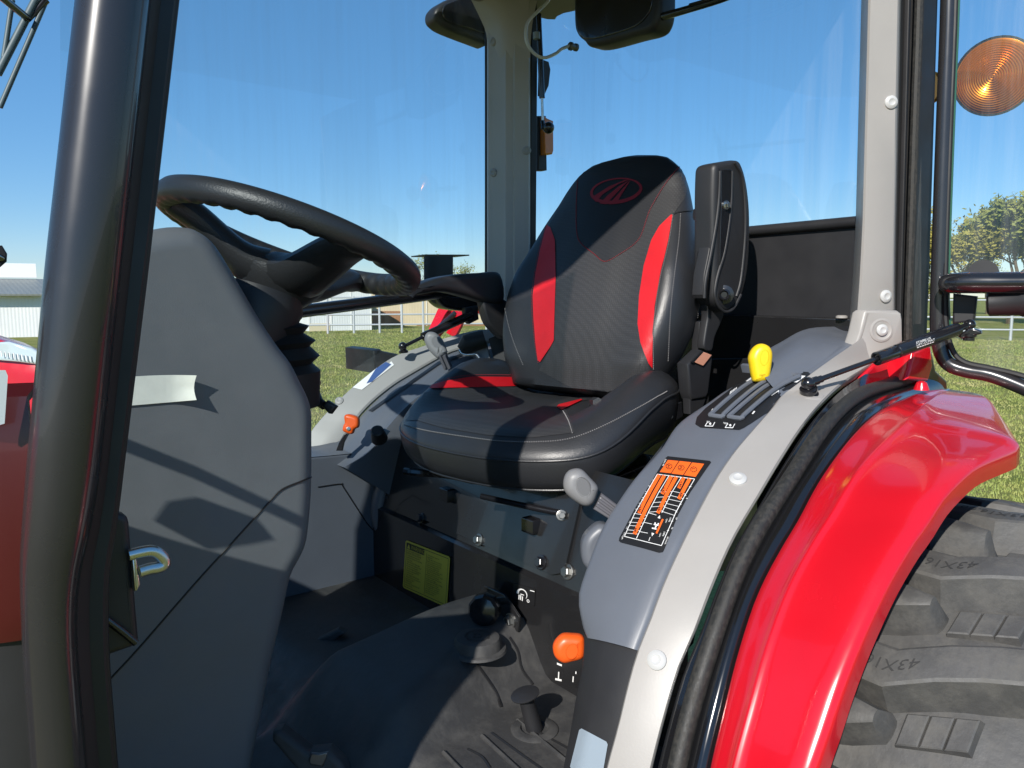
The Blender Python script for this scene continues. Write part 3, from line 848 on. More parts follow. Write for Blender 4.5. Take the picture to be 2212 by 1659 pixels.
vprism('jamb_ridge', [(-260, 1970), (0, 1964), (548, 1949), (780, 1943)], [(-260, 1976), (0, 1969), (548, 1953), (780, 1947)], .757, .01, M['blackm'], T, bev=.002)
vtube('door_seal', [(1992, -260), (1986, 0), (1976, 280), (1967, 548), (1962, 700), (1960, 800)], .735, .0085, M['sponge'], T, seg=10)
vprism('jamb_return', [(-260, 1999), (0, 1994), (548, 1974), (760, 1966)], [(-260, 2033), (0, 2027), (548, 2010), (760, 2002)], .742, .05, M['rubber'], T)
# upper far side of the cab frame
roofz = 2.27
RP = [(-.16, .95), (-.02, .76), (.2, .705), (1.55, .705), (1.68, .77), (1.72, 1.0), (1.72, 1.6), (1.68, 1.86), (1.55, 1.95), (.2, 1.95), (-.02, 1.88), (-.16, 1.65)]
RPc = [(p.x, p.y, roofz+.03) for p in cat_rom([(a, b, 0) for a, b in RP], 4, True)]
roof = prism('roof', RPc, (0, 0, .13), M['trim'], T, bev=.05, steps=4)
prism('headliner', [(x*.94+.05, 1.30+(y-1.30)*.94, roofz) for x, y, z in RPc], (0, 0, .028), M['headliner'], T, bev=.01)

M['trim_far'] = mat('pillar_trim_plastic', (.40, .38, .36), .5, var=.04, vscale=5, bump=.06, bscale=420)
# ---------------- far rear pillar
fl = [(-300, 1052), (60, 1052), (900, 1052)]
fp = column('far_rear_pillar', 0, [(off(fl, 6), 1.97), (fl, 1.93), (off(fl, 3), 1.915), (off(fl, 34), 1.865), (off(fl, 40), 1.85), (off(fl, 56), 1.835), (off(fl, 60), 1.825), (off(fl, 90), 1.80), (off(fl, 93), 1.805), (off(fl, 94), 1.83)], M['trim_far'], T, [-300, -100, 0, 60, 200, 350, 500, 650, 800], keep=True)
for u, v in [(1066, 90), (1138, 325), (1066, 373)]:
    h, nn = hit(fp, u, v, 0); rivet(0, 0, h, nn, .013, M['trim_in'], fp)
# flared gusset under the roof at the far corner
gus = [[PY(u, v, y) for u, v, y in r] for r in (
    [(1000, -40, 1.93), (1060, -40, 1.86), (1165, -40, 1.80)],
    [(1018, 0, 1.93), (1075, 0, 1.85), (1160, 0, 1.795)],
    [(1035, 35, 1.93), (1085, 40, 1.848), (1152, 40, 1.793)],
    [(1050, 72, 1.93), (1090, 80, 1.848), (1147, 80, 1.793)],
    [(1053, 120, 1.93), (1091, 125, 1.855), (1145, 125, 1.797)])]
sheet('corner_gusset', [cat_rom(r, 4) for r in zip(*[cat_rom(c, 3) for c in zip(*gus)])], M['trim_far'], T)
vprism('rear_seal_post', [(-300, 1150), (60, 1148), (600, 1145)], [(-300, 1170), (0, 1160), (60, 1162), (460, 1159), (600, 1158)], 1.815, .05, M['rubber'], T, bev=.003)
# seal of the side window along the pillar
vtube('window_seal', [(1051, -100), (1051.5, 300), (1051, 700)], 1.95, .006, M['rubber'], T)

# rear window: glass, lower black panel, frame rail
XR = 1.62
mk('rear_window', [PX(1120, -300, XR), PX(1990, -420, XR), PX(1990, 700, XR), PX(1120, 720, XR)], [(0, 1, 2, 3)], M['glass'], T, smooth=False)
prism('hatch_panel', [PX(1130, 541, XR-.02), PX(1623, 495, XR-.02), PX(1860, 473, XR-.02), PX(1860, 690, XR-.02), PX(1130, 672, XR-.02)], (.012, 0, 0), M['blackm'], T, bev=.004)
tube('hatch_rail', [PX(1130, 545, XR-.024), PX(1623, 499, XR-.024), PX(1860, 478, XR-.024)], .012, M['blackm'], T)
prism('hatch_frame', [PX(1130, 665, XR-.05), PX(1860, 688.8, XR-.05), PX(1860, 900, XR-.05), PX(1130, 880, XR-.05)], (.03, 0, 0), M['bulk'], T, bev=.004)
lathe('hatch_pin', PX(1818, 687, XR-.055), PX(1818, 687, XR-.055)+Vector((0, 0, .1)), [(0, .012), (.004, .012), (.006, .008)], M['trim'], T)
prism('rear_wall', [PX(1130, 780, XR-.08), PX(1880, 770, XR-.08), PX(1880, 1100, XR-.08), PX(1130, 1100, XR-.08)], (.03, 0, 0), M['bulk'], T, bev=.004)

# rear window gas strut, lamp, bracket
tube('hatch_strut', [PY(1163, 30, 1.76), PY(1171, 212, 1.76)], .0085, M['blackp'], T)
tube('hatch_strut_rod', [PY(1171, 212, 1.76), PY(1172.5, 262, 1.76)], .004, M['chrome'], T)
lathe('strut_band', PY(1158.7, 70, 1.755), PY(1159.2, 84, 1.755), [(0, .010), (.018, .010)], M['lab_s'], T)
ball('strut_ball', PY(1185, 276, 1.74), .017, M['blackp'], T)
tube('strut_end', [PY(1172, 262, 1.755), PY(1172, 276, 1.75), PY(1185, 276, 1.745)], .007, M['blackp'], T)
prism('hatch_hinge', [PY(u, v, 1.80) for u, v in [(1172, 128), (1186, 133), (1190, 150), (1186, 185), (1176, 207), (1170, 205)]], (0, .02, 0), M['blackm'], T, bev=.003)
prism('tail_lamp_bracket', [PY(u, v, 1.86) for u, v in [(1163, 250), (1180, 250), (1182, 368), (1163, 368)]], (0, .03, 0), M['blackm'], T, bev=.003)
prism('tail_lamp', [PY(u, v, 1.84) for u, v in [(1176, 251), (1184, 256), (1196, 261), (1196.5, 325), (1194, 333), (1177, 334)]], (0, .05, 0), M['orange_lens'], T, bev=.004)

# wiper motor box, wiper arm, washer hose under the roof
prism('wiper_motor_cover', [PX(u, v, 1.50) for u, v in [(p.x, p.y) for p in cat_rom([(a, b, 0) for a, b in [(1237, -60), (1237, 0), (1238, 55), (1245, 76), (1258, 88), (1270, 100), (1300, 97), (1360, 80), (1398, 70), (1414, 55), (1423, 20), (1424, -60)]], 4)]], (.07, 0, 0), M['blackm'], T, bev=.016, steps=4)
prism('motor_panel', [PX(u, v, 1.497) for u, v in [(p.x, p.y) for p in cat_rom([(a, b, 0) for a, b in [(1243, -60), (1243, 0), (1245, 55), (1252, 74), (1268, 84), (1300, 80), (1370, 58), (1400, 30), (1408, 0), (1408, -60)]], 4)]], (.01, 0, 0), M['blackp'], T, bev=.003)
tube('wiper_arm', [PX(1424, 38, 1.52), PX(1480, 22, 1.52), PX(1560, -2, 1.53), PX(1660, -40, 1.54)], [.010, .009, .008, .006], M['blackp'], T, sm=4)
tube('wiper_blade', [PX(1490, 12, 1.535), PX(1560, -8, 1.54), PX(1660, -46, 1.55)], .005, M['rubber'], T)
tube('washer_hose', [PY(1205, -50, 1.70), PY(1185, 0, 1.70), PY(1158, 28, 1.70), PY(1139, 50, 1.70), PY(1136, 80, 1.70), PY(1143, 102, 1.70), PY(1160, 120, 1.70), PY(1178, 124.5, 1.70), PY(1200, 116, 1.70), PY(1213, 106, 1.70), PY(1230, 99, 1.70)], .0045, M['white_hose'], T, sm=6, seg=10)
a = PY(1229, 99, 1.70); b = PY(1255, 105, 1.70)
lathe('hose_connector', a, b, [(0, .008), (.004, .012), (.010, .012), (.012, .009), (.022, .009), (.023, .011), (.030, .011), (.031, .004)], M['steel'], T, seg=10)

# ---------------- far side: window, mirror, door bar, bracket
mk('side_window', [PY(130, -420, 1.955), PY(1062, -330, 1.955), PY(1062, 900, 1.955), PY(130, 1200, 1.955)], [(0, 1, 2, 3)], M['glass'], T, smooth=False)
prism('side_mirror', [PY(u, v, 2.05) for u, v in [(p.x, p.y) for p in cat_rom([(a, b, 0) for a, b in [(1060, -30), (985, -8), (958, 3), (943, 18), (941, 36), (950, 50), (975, 65), (1055, 96)]], 4)]], (0, .07, 0), M['blackm'], T, bev=.015, steps=4)
prism('mirror_face', [PY(u, v, 2.045) for u, v in [(p.x, p.y) for p in cat_rom([(a, b, 0) for a, b in [(1060, -30), (985, 0), (962, 10), (956, 28), (964, 43), (985, 52), (1055, 75)]], 4)]], (0, .01, 0), M['blackp'], T, bev=.003)
bar = tube('door_bar', [PY(640, 674, 1.86), PY(780, 656, 1.86), PY(900, 640, 1.86), PY(990, 628, 1.86), PY(1060, 620, 1.86)], .0165, M['blackp'], T)
prism('lamp_bracket', [PY(u, v, 2.2) for u, v in [(916.5, 556), (919, 552.5), (979, 552.5), (979, 640), (917, 640)]], (0, .004, 0), M['blackm'], T, bev=.001)
prism('lamp_bracket_top', [PY(917, 552, 2.2), PY(1014, 552.5, 2.2), PY(1014, 552.5, 2.2)+Vector((.02, .12, 0)), PY(917, 552, 2.2)+Vector((.02, .12, 0))], (0, 0, .004), M['blackm'], T, bev=.001)
# far trim and console (mirror of the near side)
FT = [(640, 985), (668, 935), (686, 911), (714, 880), (734, 860), (764, 832), (802, 802), (830, 781), (861, 764), (919, 745), (956, 731), (998, 719), (1037, 711), (1060, 712)]
FI = [(700, 1000), (735, 950), (754, 931), (768, 905), (786, 883), (814, 856), (853, 826), (893, 802), (938, 776), (968, 760), (992, 752), (1030, 742), (1060, 735), (1085, 730)]
a_ = resamp(cat_rom([PY(u, v, 1.905) for u, v in FT], 4), 34); b_ = resamp(cat_rom([PY(u, v, 1.848) for u, v in FI], 4), 34)
rows = []
for a, b in zip(a_, b_):
    k = (rad(b)*.8+Vector((0, -.5, 0))).normalized()
    rows.append([a-k*.03+Vector((0, .03, 0)), a-k*.004, a.lerp(b, .04), a.lerp(b, .5)+k*.003, a.lerp(b, .95), b-k*.004, b-k*.012])
ftrim = sheet('far_fender_trim', rows, M['trim_in'], T, keep=True)
st = patch('sticker', cp(1230, 1350, [(440, 490), (540, 515), (890, 245), (860, 205), (790, 205)], 800), ftrim, M['lab_w'], ftrim, off=.002)
if st: patch('sticker_print', cp(1230, 1350, [(590, 450), (650, 430), (860, 240), (800, 215), (690, 290)], 800), ftrim, M['lab_bl'], ftrim, off=.003)
h, nn = hit(ftrim, 733, 866, 0)
if h: rivet(0, 0, h, nn, .012, M['trim_in'], ftrim)
rows = []
c2 = resamp(cat_rom([PY(u, v, 1.70) for u, v in [(745, 1010), (790, 985), (815, 960), (835, 930), (865, 895), (900, 862), (945, 835), (985, 812), (1030, 795), (1075, 782), (1120, 775)]], 4), 34)
for b, c in zip(b_, c2):
    m1 = b.lerp(c, .5)+rad(b)*.012
    rows.append(cat_rom([b-rad(b)*.008, b.lerp(c, .12), m1, b.lerp(c, .9), c-rad(c)*.012+Vector((0, -.004, 0)), c-rad(c)*.16+Vector((.02, -.01, 0))], 3))
fcon = sheet('far_console', rows, M['console'], T, keep=True)
patch('lever_slot', cp(1230, 1350, [(615, 745), (655, 755), (1380, 245), (1640, 150), (1640, 120), (1370, 215)], 800), fcon, M['lab_k'], fcon, off=.003)

# far side gas strut of the closed door
s0, s1, s2 = PY(871, 752, 1.86), PY(887, 742, 1.855), PY(897, 734, 1.85)
ball('strut_ball', PY(870, 748, 1.86), .012, M['blackp'], T)
lathe('ball_stud', PY(872, 762, 1.862), PY(871, 752, 1.862), [(0, .013), (.006, .013), (.008, .009), (.014, .009)], M['blackp'], T)
tube('door_strut_rod', [PY(873, 748, 1.86), PY(915, 727, 1.85)], .005, M['blackp'], T)
tube('door_strut', [PY(913, 728, 1.85), PY(1018, 680, 1.83)], .0125, M['blackp'], T)
prism('strut_bracket', [PY(u, v, 1.83) for u, v in [(1005, 665), (1032, 660), (1035, 690), (1015, 700), (1006, 690)]], (0, .02, 0), M['blackm'], T, bev=.003)
prism('door_latch', [PY(u, v, 1.86) for u, v in [(p.x, p.y) for p in cat_rom([(a, b, 0) for a, b in [(948, 640), (1040, 638), (1046, 660), (1035, 672), (985, 670), (958, 662)]], 3, True)]], (0, .06, 0), M['blackp'], T, bev=.008)
prism('far_step_box', [PY(u, v, 2.12) for u, v in [(806, 757), (824, 754), (826, 758), (862, 765), (866, 790), (830, 802), (808, 806)]], (0, .2, 0), M['blackm'], T, bev=.01)

# grey lever with oval knob on the far console
def lever_knob(name, outl, k, m, parent, th=.032, rec=None, mrec=None, bev=.012):
    P = [PD(p.x, p.y, k) for p in cat_rom([(a, b, 0) for a, b in outl], 4, True)]
    o = prism(name, P, FW*th, m, parent, bev=bev, steps=4, keep=True)
    if rec:
        cu, cv, ru, rv, an = rec
        ring = [(cu+ru*math.cos(t)*math.cos(an)-rv*math.sin(t)*math.sin(an), cv+ru*math.cos(t)*math.sin(an)+rv*math.sin(t)*math.cos(an)) for t in [2*math.pi*i/24 for i in range(24)]]
        Q = [PD(a, b, k-.0006) for a, b in ring]
        Q2 = [PD(cu+(a-cu)*.86, cv+(b-cv)*.86, k+.0018) for a, b in ring]
        Q0 = [PD(cu+(a-cu)*1.08, cv+(b-cv)*1.08, k+.0008) for a, b in ring]
        V = Q0+Q+Q2
        Fc = [(i, (i+1) % 24, 24+(i+1) % 24, 24+i) for i in range(24)]+[(24+i, 24+(i+1) % 24, 48+(i+1) % 24, 48+i) for i in range(24)]
        mk('thumb_rim', V, Fc, m, o, angle=80)
        mk('thumb_recess', [PD(cu+(a-cu)*.9, cv+(b-cv)*.9, k-.0003) for a, b in ring], [tuple(range(24))], mrec or m, o, smooth=False)
    return o
kb = lambda L: cp(1150, 950, L, 800)
ko = lever_knob('position_lever', kb([(1435, 1060), (1450, 1010), (1490, 982), (1550, 990), (1600, 1030), (1640, 1080), (1680, 1180), (1680, 1210), (1600, 1275), (1560, 1260), (1490, 1190), (1445, 1110)]), 2.02, M['knob'], T, rec=(*kb([(1570, 1100)])[0], 9.5, 13, -.45), mrec=M['knobd'])
V, Fc = tube_geo([PD(*kb([(1640, 1240)])[0], 2.035), PD(*kb([(1700, 1380)])[0], 2.05)], .014, 4)
mk('lever_stem', V, Fc, M['lever'], ko, smooth=False)
for d in (-.008, .004):
    tube('stem_rib', [PD(*kb([(1640, 1240)])[0], 2.018)+RT*d, PD(*kb([(1700, 1380)])[0], 2.032)+RT*d], .003, M['lever'], ko)

# seat belt retractor on the far side
bl = tube('belt_retractor', [PD(*kb([(1830, 1180)])[0], 2.1), PD(*kb([(1900, 1120)])[0], 2.1), PD(*kb([(2100, 1060)])[0], 2.1)], [.012, .027, .024], M['sponge'], T, seg=14)
prism('belt_bracket', [PD(*p, 2.12) for p in kb([(1830, 1190), (1900, 1170), (2120, 1090), (2160, 1280), (2030, 1290), (1900, 1240)])], FW*.02, M['steel'], T, bev=.002)
tube('belt_wire', [PD(*p, 2.08) for p in kb([(1815, 1180), (1850, 1225), (1930, 1235), (2000, 1230), (2040, 1275)])], .004, M['chrome'], T, sm=3)
prism('belt_webbing', [PD(*p, 2.13) for p in kb([(2140, 1060), (2290, 1000), (2330, 1330), (2200, 1300)])], FW*.006, M['blackm'], T, bev=.001)
# low orange topped lever and round dial on the far console
oc = lambda L: cp(1230, 1350, L, 800)
oo = lever_knob('throttle_knob', oc([(340, 800), (375, 778), (440, 790), (490, 820), (500, 870), (490, 920), (450, 945), (430, 990), (390, 992), (325, 960), (330, 900), (345, 870)]), 1.86, M['orange'], T, th=.03, bev=.008)
prism('lever_blade', [PD(*p, 1.87) for p in oc([(345, 985), (395, 990), (345, 1085), (325, 1175), (255, 1175), (285, 1090)])], FW*.012, M['blackp'], oo, bev=.002)
lathe('knob_screw', PD(*oc([(392, 935)])[0], 1.858), PD(*oc([(392, 935)])[0], 1.85), [(-.002, .005), (.001, .005), (.0015, .003)], M['chrome'], oo, seg=10)
a = PD(*oc([(730, 1040)])[0], 1.83); b = PD(*oc([(700, 950)])[0], 1.80)
lathe('dial_knob', a, b, [(0, .020), (.003, .0195), (.022, .0165), (.034, .0155), (.037, .012)], M['blackm'], T, seg=22)
V = [PD(*p, 1.835) for p in oc([(665, 1045), (780, 930), (850, 960), (755, 1085), (690, 1065)])]
mk('dial_plate', V, [tuple(range(5))], M['lab_s'], T, solid=.003, smooth=False)

# ---------------- footwell on the far side
FWY = 1.74
fwp = prism('footwell_panel', [PY(p.x, p.y, FWY) for p in cat_rom([(a, b, 0) for a, b in [(520, 1000), (690, 986), (790, 978), (812, 985), (838, 1000), (842, 1030), (862, 1050)]], 4)]+[PY(u, v, FWY) for u, v in [(850, 1090), (838, 1120), (860, 1160), (905, 1200), (905, 1420), (480, 1480)]], (0, .03, 0), M['console'], T, bev=.006, keep=True)
led = [[PY(u, v, FWY) for u, v in [(520, 1000), (690, 986), (790, 978), (815, 988)]], [PY(u, v, 1.80) for u, v in [(540, 985), (690, 972), (770, 962), (800, 955)]], [PY(u, v, 1.86) for u, v in [(560, 975), (690, 962), (745, 945), (790, 925)]]]
sheet('footwell_ledge', [cat_rom(r, 4) for r in led], M['console'], T)
b8 = cp(1150, 1800, [(800, 0)], 750)
seam('panel_joint', cp(1150, 1800, [(260, 300), (490, 270), (520, 310), (800, 720), (900, 690)], 866.0), fwp, .0015, M['lab_k'], fwp)
h, nn = hit(fwp, 823, 1149, .0)
if h: bolt(h, nn, .010, fwp)
rib = tube('panel_ridge', [PY(u, v, FWY-.01) for u, v in [(862, 1000), (838, 1035), (822, 1075), (820, 1120), (840, 1165), (870, 1190)]], .022, M['console'], T, sm=4)

# ---------------- floor, hump, bulkhead
FZ = .70
def fh(x, y):
    s = lambda a, b, t: (lambda q: q*q*(3-2*q))(min(1, max(0, (t-a)/(b-a))))
    top = .062+.030*s(.45, .85, x)
    yl, yr = 1.04-.10*s(.9, .4, x), 1.36
    hgt_ = top*s(yl, yl+.09, y)*(1-s(yr-.09, yr, y))*s(.18, .36, x)
    base = FZ-.11*s(.60, .42, x)
    return base+hgt_+.006*math.sin(x*9)*s(yl, yl+.1, y)*(1-s(yr-.1, yr, y))
xs = [-.12+i*(.925+.12)/60 for i in range(61)]; ys = [.70+i*(1.78-.70)/64 for i in range(65)]
floor = sheet('floor_mat', [[Vector((x, y, fh(x, y))) for y in ys] for x in xs], M['floor'], T, keep=True, angle=80)
for i in range(7):
    yy = .99-.0*i; x0 = .30+i*.075
    tube('mat_rib', [(x0, .74, fh(x0, .74)+.001), (x0+.02, .97, fh(x0+.02, .97)+.001)], .004, M['floor'], floor, seg=6)
# box sill below the floor and the running board
prism('cab_sill', [(-.12, .70, .46), (.80, .70, .46), (.80, .70, FZ-.012), (.64, .70, FZ-.012), (.40, .70, FZ-.13), (-.12, .70, FZ-.13)], (0, 1.1, 0), M['bulk'], T, bev=.006)
M['boltz'] = mat('dull_zinc', (.30, .30, .29), .42, 1.0, rvar=.1)
BX = .905
def bk(y, z): return Vector((BX if z <= .883 else BX+(z-.883)*.30, y, z))
bulk = mk('bulkhead', [(BX, .72, FZ-.02), (BX, 1.80, FZ-.02), (BX, 1.80, .883), (BX, .72, .883), (BX+.012, .72, .889), (BX+.012, 1.80, .889), (BX+.075, 1.80, 1.10), (BX+.075, .72, 1.10)], [(0, 1, 2, 3), (3, 2, 5, 4), (4, 5, 6, 7)], M['bulk'], T, smooth=False, keep=True)
acp = mk('access_panel', [bk(y, z)+Vector((.004, 0, 0)) for y, z in [(1.02, .93), (1.03, .91), (1.05, .902), (1.62, .902), (1.64, .92), (1.64, 1.08), (1.02, 1.08)]], [tuple(range(7))], M['bulk'], T, solid=.005, smooth=False, keep=True)
q = lambda L: cp(1000, 1974, L)
for p, rr, mm in [((1400, 240), .009, M['boltz']), ((1790, 380), .010, M['blackp']), ((1955, 440), .010, M['boltz']), ((1040, 105), .009, M['blackp'])]:
    u, v = q([p])[0]; h, nn = hit(acp, u, v, 0)
    if h is None: h, nn = hit(bulk, u, v, 0)
    if h is not None: bolt(h, nn, rr, T, mm)
# knob bracket with black hand knob
kbk = prism('knob_bracket', [PX(u, v, BX-.03) for u, v in q([(1370, 620), (1430, 525), (1555, 580), (1650, 720), (1640, 815), (1380, 700)])], (.006, 0, 0), M['bulk'], T, bev=.002, keep=True)
u, v = q([(1597, 742)])[0]; h, nn = hit(kbk, u, v, 0)
bolt(h, nn, .010, kbk, M['boltz'])
c = PX(*q([(1435, 672)])[0], BX-.075); ax = Vector((-.75, -.55, .12)).normalized()
lathe('speed_knob', c-ax*.015, c+ax, [(0, .020), (.002, .030), (.008, .032), (.024, .031), (.030, .026), (.032, .018), (.033, 0)], M['blackp'], T, seg=10, angle=25)
tube('knob_shaft', [c-ax*.05, c-ax*.012], .008, M['chrome'], T)
# warning label
u4 = [(878, 1166), (974, 1202.7), (967, 1312), (871.5, 1268.7)]
def quadmap(Q):
    def f(s, t):
        a = (Q[0][0]+(Q[1][0]-Q[0][0])*s, Q[0][1]+(Q[1][1]-Q[0][1])*s); b = (Q[3][0]+(Q[2][0]-Q[3][0])*s, Q[3][1]+(Q[2][1]-Q[3][1])*s)
        return (a[0]+(b[0]-a[0])*t, a[1]+(b[1]-a[1])*t)
    return f
def decal(name, polys, Qm, target, m, parent, off, size=20):
    """polygons in label coordinates laid onto a surface, as one printed layer"""
    V = []; Fc = []
    for poly in polys:
        k = len(V); good = True; tmp = []
        for s, t in poly:
            h, nn = hit(target, *Qm(s, t), off)
            if h is None: good = False; break
            tmp.append(h)
        if good: V += tmp; Fc.append(tuple(range(k, k+len(tmp))))
    if Fc: return mk(name, V, Fc, m, parent, smooth=False)
def rect(a, b, c, d): return [(a, b), (c, b), (c, d), (a, d)]
def letters(name, s, Qm, target, m, parent, off, org, ex, ey, align='LEFT'):
    """text in label coordinates: origin, x step and y step per unit"""
    V0, F0 = text_geo(s, 1.0, align)
    V = []; ok = []
    for v in V0:
        h, nn = hit(target, *Qm(org[0]+ex[0]*v.x+ey[0]*v.y, org[1]+ex[1]*v.x+ey[1]*v.y), off)
        if h is None: return None
        V.append(h)
    return mk(name, V, F0, m, parent, smooth=False)
wm = quadmap(u4)
wl = decal('warning_label', [[(.03, 0), (.97, 0), (1, .03), (1, .97), (.97, 1), (.03, 1), (0, .97), (0, .03)]], wm, bulk, M['lab_y'], T, .002)
wl['label'] = 'yellow warning label with two columns of black text'
decal('label_border', [rect(.03, .04, .97, .05), rect(.03, .95, .97, .96), rect(.03, .04, .036, .96), rect(.964, .04, .97, .96), rect(.482, .10, .488, .93)], wm, bulk, M['lab_k'], wl, .0026)
decal('label_header', [rect(.03, .04, .43, .165)], wm, bulk, M['lab_k'], wl, .0026)
decal('hazard_triangle', [[(.05, .15), (.085, .055), (.12, .15)]], wm, bulk, M['lab_y'], wl, .0032)
letters('lettering', 'WARNING', wm, bulk, M['lab_y'], wl, .0032, (.135, .145), (.0635, 0), (0, -.125))
WT = ['AVOID INJURY OR DEATH', 'BEFORE STARTING ENGINE:', '- Read operators manual for', 'safety information and operating', 'instructions.', '- Read all tractor safety signs.', '- Be sure other people are clear', 'of tractor and equipment.', '- Be sure all gears shifted are in', 'neutral or park and all PTO', 'controls are off.', '- Start engine only from seat.', '- Braces are for your protection,', 'keep them in place.', 'OPERATION:', 'With ROPS, always buckle and', 'adjust seat belt.']
WR = ['- No riders on tractor or', 'equipment.', '- Keep hands, feet, and clothing', 'away from power driven parts.', '- For road travel, couple brake', 'pedals, use flashing warning', 'lamps unless prohibited by', 'law, and keep SMV emblem visible.', 'TRACTORS CAN BE UPSET.', '- Reduce speed on turns and rough', 'ground. Avoid steep slopes.', '- Avoid rear upset. Pull only from', 'drawbar, never higher.', 'WHEN TRACTOR HAS STOPPED:', '- Engage park lock or brake.', '- Lower implement to ground.', '- Disengage PTO, stop engine,', 'and wait for all movement to', 'stop before servicing or', 'clearing equipment.']
letters('lettering', '\n'.join(WT), wm, bulk, M['lab_k'], wl, .0027, (.055, .215), (.0255, 0), (0, -.044))
letters('lettering', '\n'.join(WR), wm, bulk, M['lab_k'], wl, .0027, (.505, .14), (.0255, 0), (0, -.0395))
# rockshaft drop-rate symbol beside the knob
dm = quadmap(q([(1620, 510), (1755, 545), (1750, 650), (1612, 600)]))
dk = decal('drop_rate_label', [rect(0, 0, 1, 1)], dm, bulk, M['lab_k'], T, .002)
arc = []
for i in range(12):
    a0, a1 = [math.pi*(1.05-1.25*(j/12)) for j in (i, i+1)]
    w0, w1 = [.10*(1-(j/12))+.015 for j in (i, i+1)]
    arc.append([(.42+(.25-w0)*math.cos(a0), .52-(.34-w0)*math.sin(a0)), (.42+.25*math.cos(a0), .52-.34*math.sin(a0)), (.42+.25*math.cos(a1), .52-.34*math.sin(a1)), (.42+(.25-w1)*math.cos(a1), .52-(.34-w1)*math.sin(a1))])
decal('drop_rate_print', arc+[rect(.78, .12, .98, .17), rect(.28, .62, .33, .92), rect(.36, .60, .40, .92), rect(.36, .52, .52, .57), rect(.44, .66, .48, .94)], dm, bulk, M['lab_w'], dk or T, .0028)
ringp = [(.72+.06*math.cos(a), .82-.10*math.sin(a)) for a in [2*math.pi*i/16 for i in range(16)]]
ringi = [(.72+.035*math.cos(a), .82-.06*math.sin(a)) for a in [2*math.pi*i/16 for i in range(16)]]
decal('drop_rate_circle', [[ringp[i], ringp[(i+1) % 16], ringi[(i+1) % 16], ringi[i]] for i in range(16)], dm, bulk, M['lab_w'], dk or T, .0028)
# range lever marks below the orange knob
rm = quadmap(q([(1870, 990), (2040, 1060), (2030, 1150), (1865, 1120)]))
decal('range_marks', [rect(.18, .45, .22, .82), rect(.08, .80, .32, .90), rect(.80, .10, .84, .25), rect(.72, .45, .76, .80), rect(.12, .02, .30, .12)], rm, bulk, M['lab_w'], T, .002)
# orange lever
ok_ = lambda L: cp(1900, 1974, L)
og = lever_knob('range_lever', ok_([(440, 930), (455, 885), (500, 845), (560, 842), (625, 852), (642, 900), (632, 985), (560, 1012), (505, 1020), (455, 985)]), 1.20, M['orange'], T, th=.030, bev=.012, rec=(*ok_([(557, 935)])[0], 13, 17, .3), mrec=M['orange'])
tube('lever_stem', [PD(*ok_([(600, 930)])[0], 1.225), PD(*ok_([(700, 940)])[0], 1.26)], .008, M['blackp'], og)
# filler plug in the hump, mat grooves, foot pedal
u, v = q([(1392, 895)])[0]; h, nn = hit(floor, u, v, 0)
pg = lathe('mat_plug', h-Vector((0, 0, .008)), h+Vector((0, 0, 1)), [(0, .054), (.004, .052), (.006, .045), (.018, .043), (.024, .040), (.026, .033), (.026, 0)], M['floor'], T, seg=26, keep=True)
V0, F0 = text_geo('D', .026, 'CENTER')
up_ = Vector((.75, .65, 0)).normalized(); rt_ = Vector((up_.y, -up_.x, 0))
mk('plug_mark', [h+Vector((0, 0, .0185))+rt_*v.x+up_*(v.y-.009) for v in V0], F0, M['blackm'], pg, smooth=False, solid=.001)
V = []; Fc = []
for i in range(20):
    a0 = 2*math.pi*i/20; r0 = .022 if i % 2 else .0245
    a1 = 2*math.pi*(i+.8)/20
    k = len(V); V += [h+Vector((math.cos(a0)*.020, math.sin(a0)*.020, .0186)), h+Vector((math.cos(a0)*r0, math.sin(a0)*r0, .0186)), h+Vector((math.cos(a1)*r0, math.sin(a1)*r0, .0186)), h+Vector((math.cos(a1)*.020, math.sin(a1)*.020, .0186))]; Fc.append((k, k+1, k+2, k+3))
mk('plug_gear', V, Fc, M['blackm'], pg, smooth=False)
seam('mat_groove', q([(1590, 845), (1640, 930), (1665, 1040), (1735, 1140)]), floor, .0035, M['lab_k'], floor, off=-.001)
seam('mat_groove', q([(1340, 955), (1420, 1060), (1500, 1180), (1540, 1280)]), floor, .0035, M['lab_k'], floor, off=-.001)
seam('mat_groove', q([(1330, 1540), (1420, 1590), (1470, 1659)]), floor, .003, M['lab_k'], floor, off=-.001)
seam('mat_groove', q([(1480, 1440), (1700, 1600), (1830, 1690)]), floor, .003, M['lab_k'], floor, off=-.001)
seam('mat_groove', q([(1760, 1430), (1960, 1540)]), floor, .003, M['lab_k'], floor, off=-.001)
u, v = q([(1745, 1420)])[0]; h, nn = hit(floor, u, v, 0)
top = PD(*q([(1685, 1195)])[0], (h-CAM).dot(FW)-.012)
lathe('slot_collar', h-Vector((0, 0, .002)), h+Vector((0, 0, 1)), [(0, .040), (.004, .040), (.006, .036), (.006, .024), (.001, .022)], M['floor'], T, seg=28)
ft = lathe('foot_pedal', h, top, [(0, .014), ((top-h).length*.85, .0125), ((top-h).length*.93, .013), ((top-h).length*.96, .024), ((top-h).length*.985, .0245), ((top-h).length, .022), ((top-h).length+.001, 0)], M['blackm'], T, seg=24)
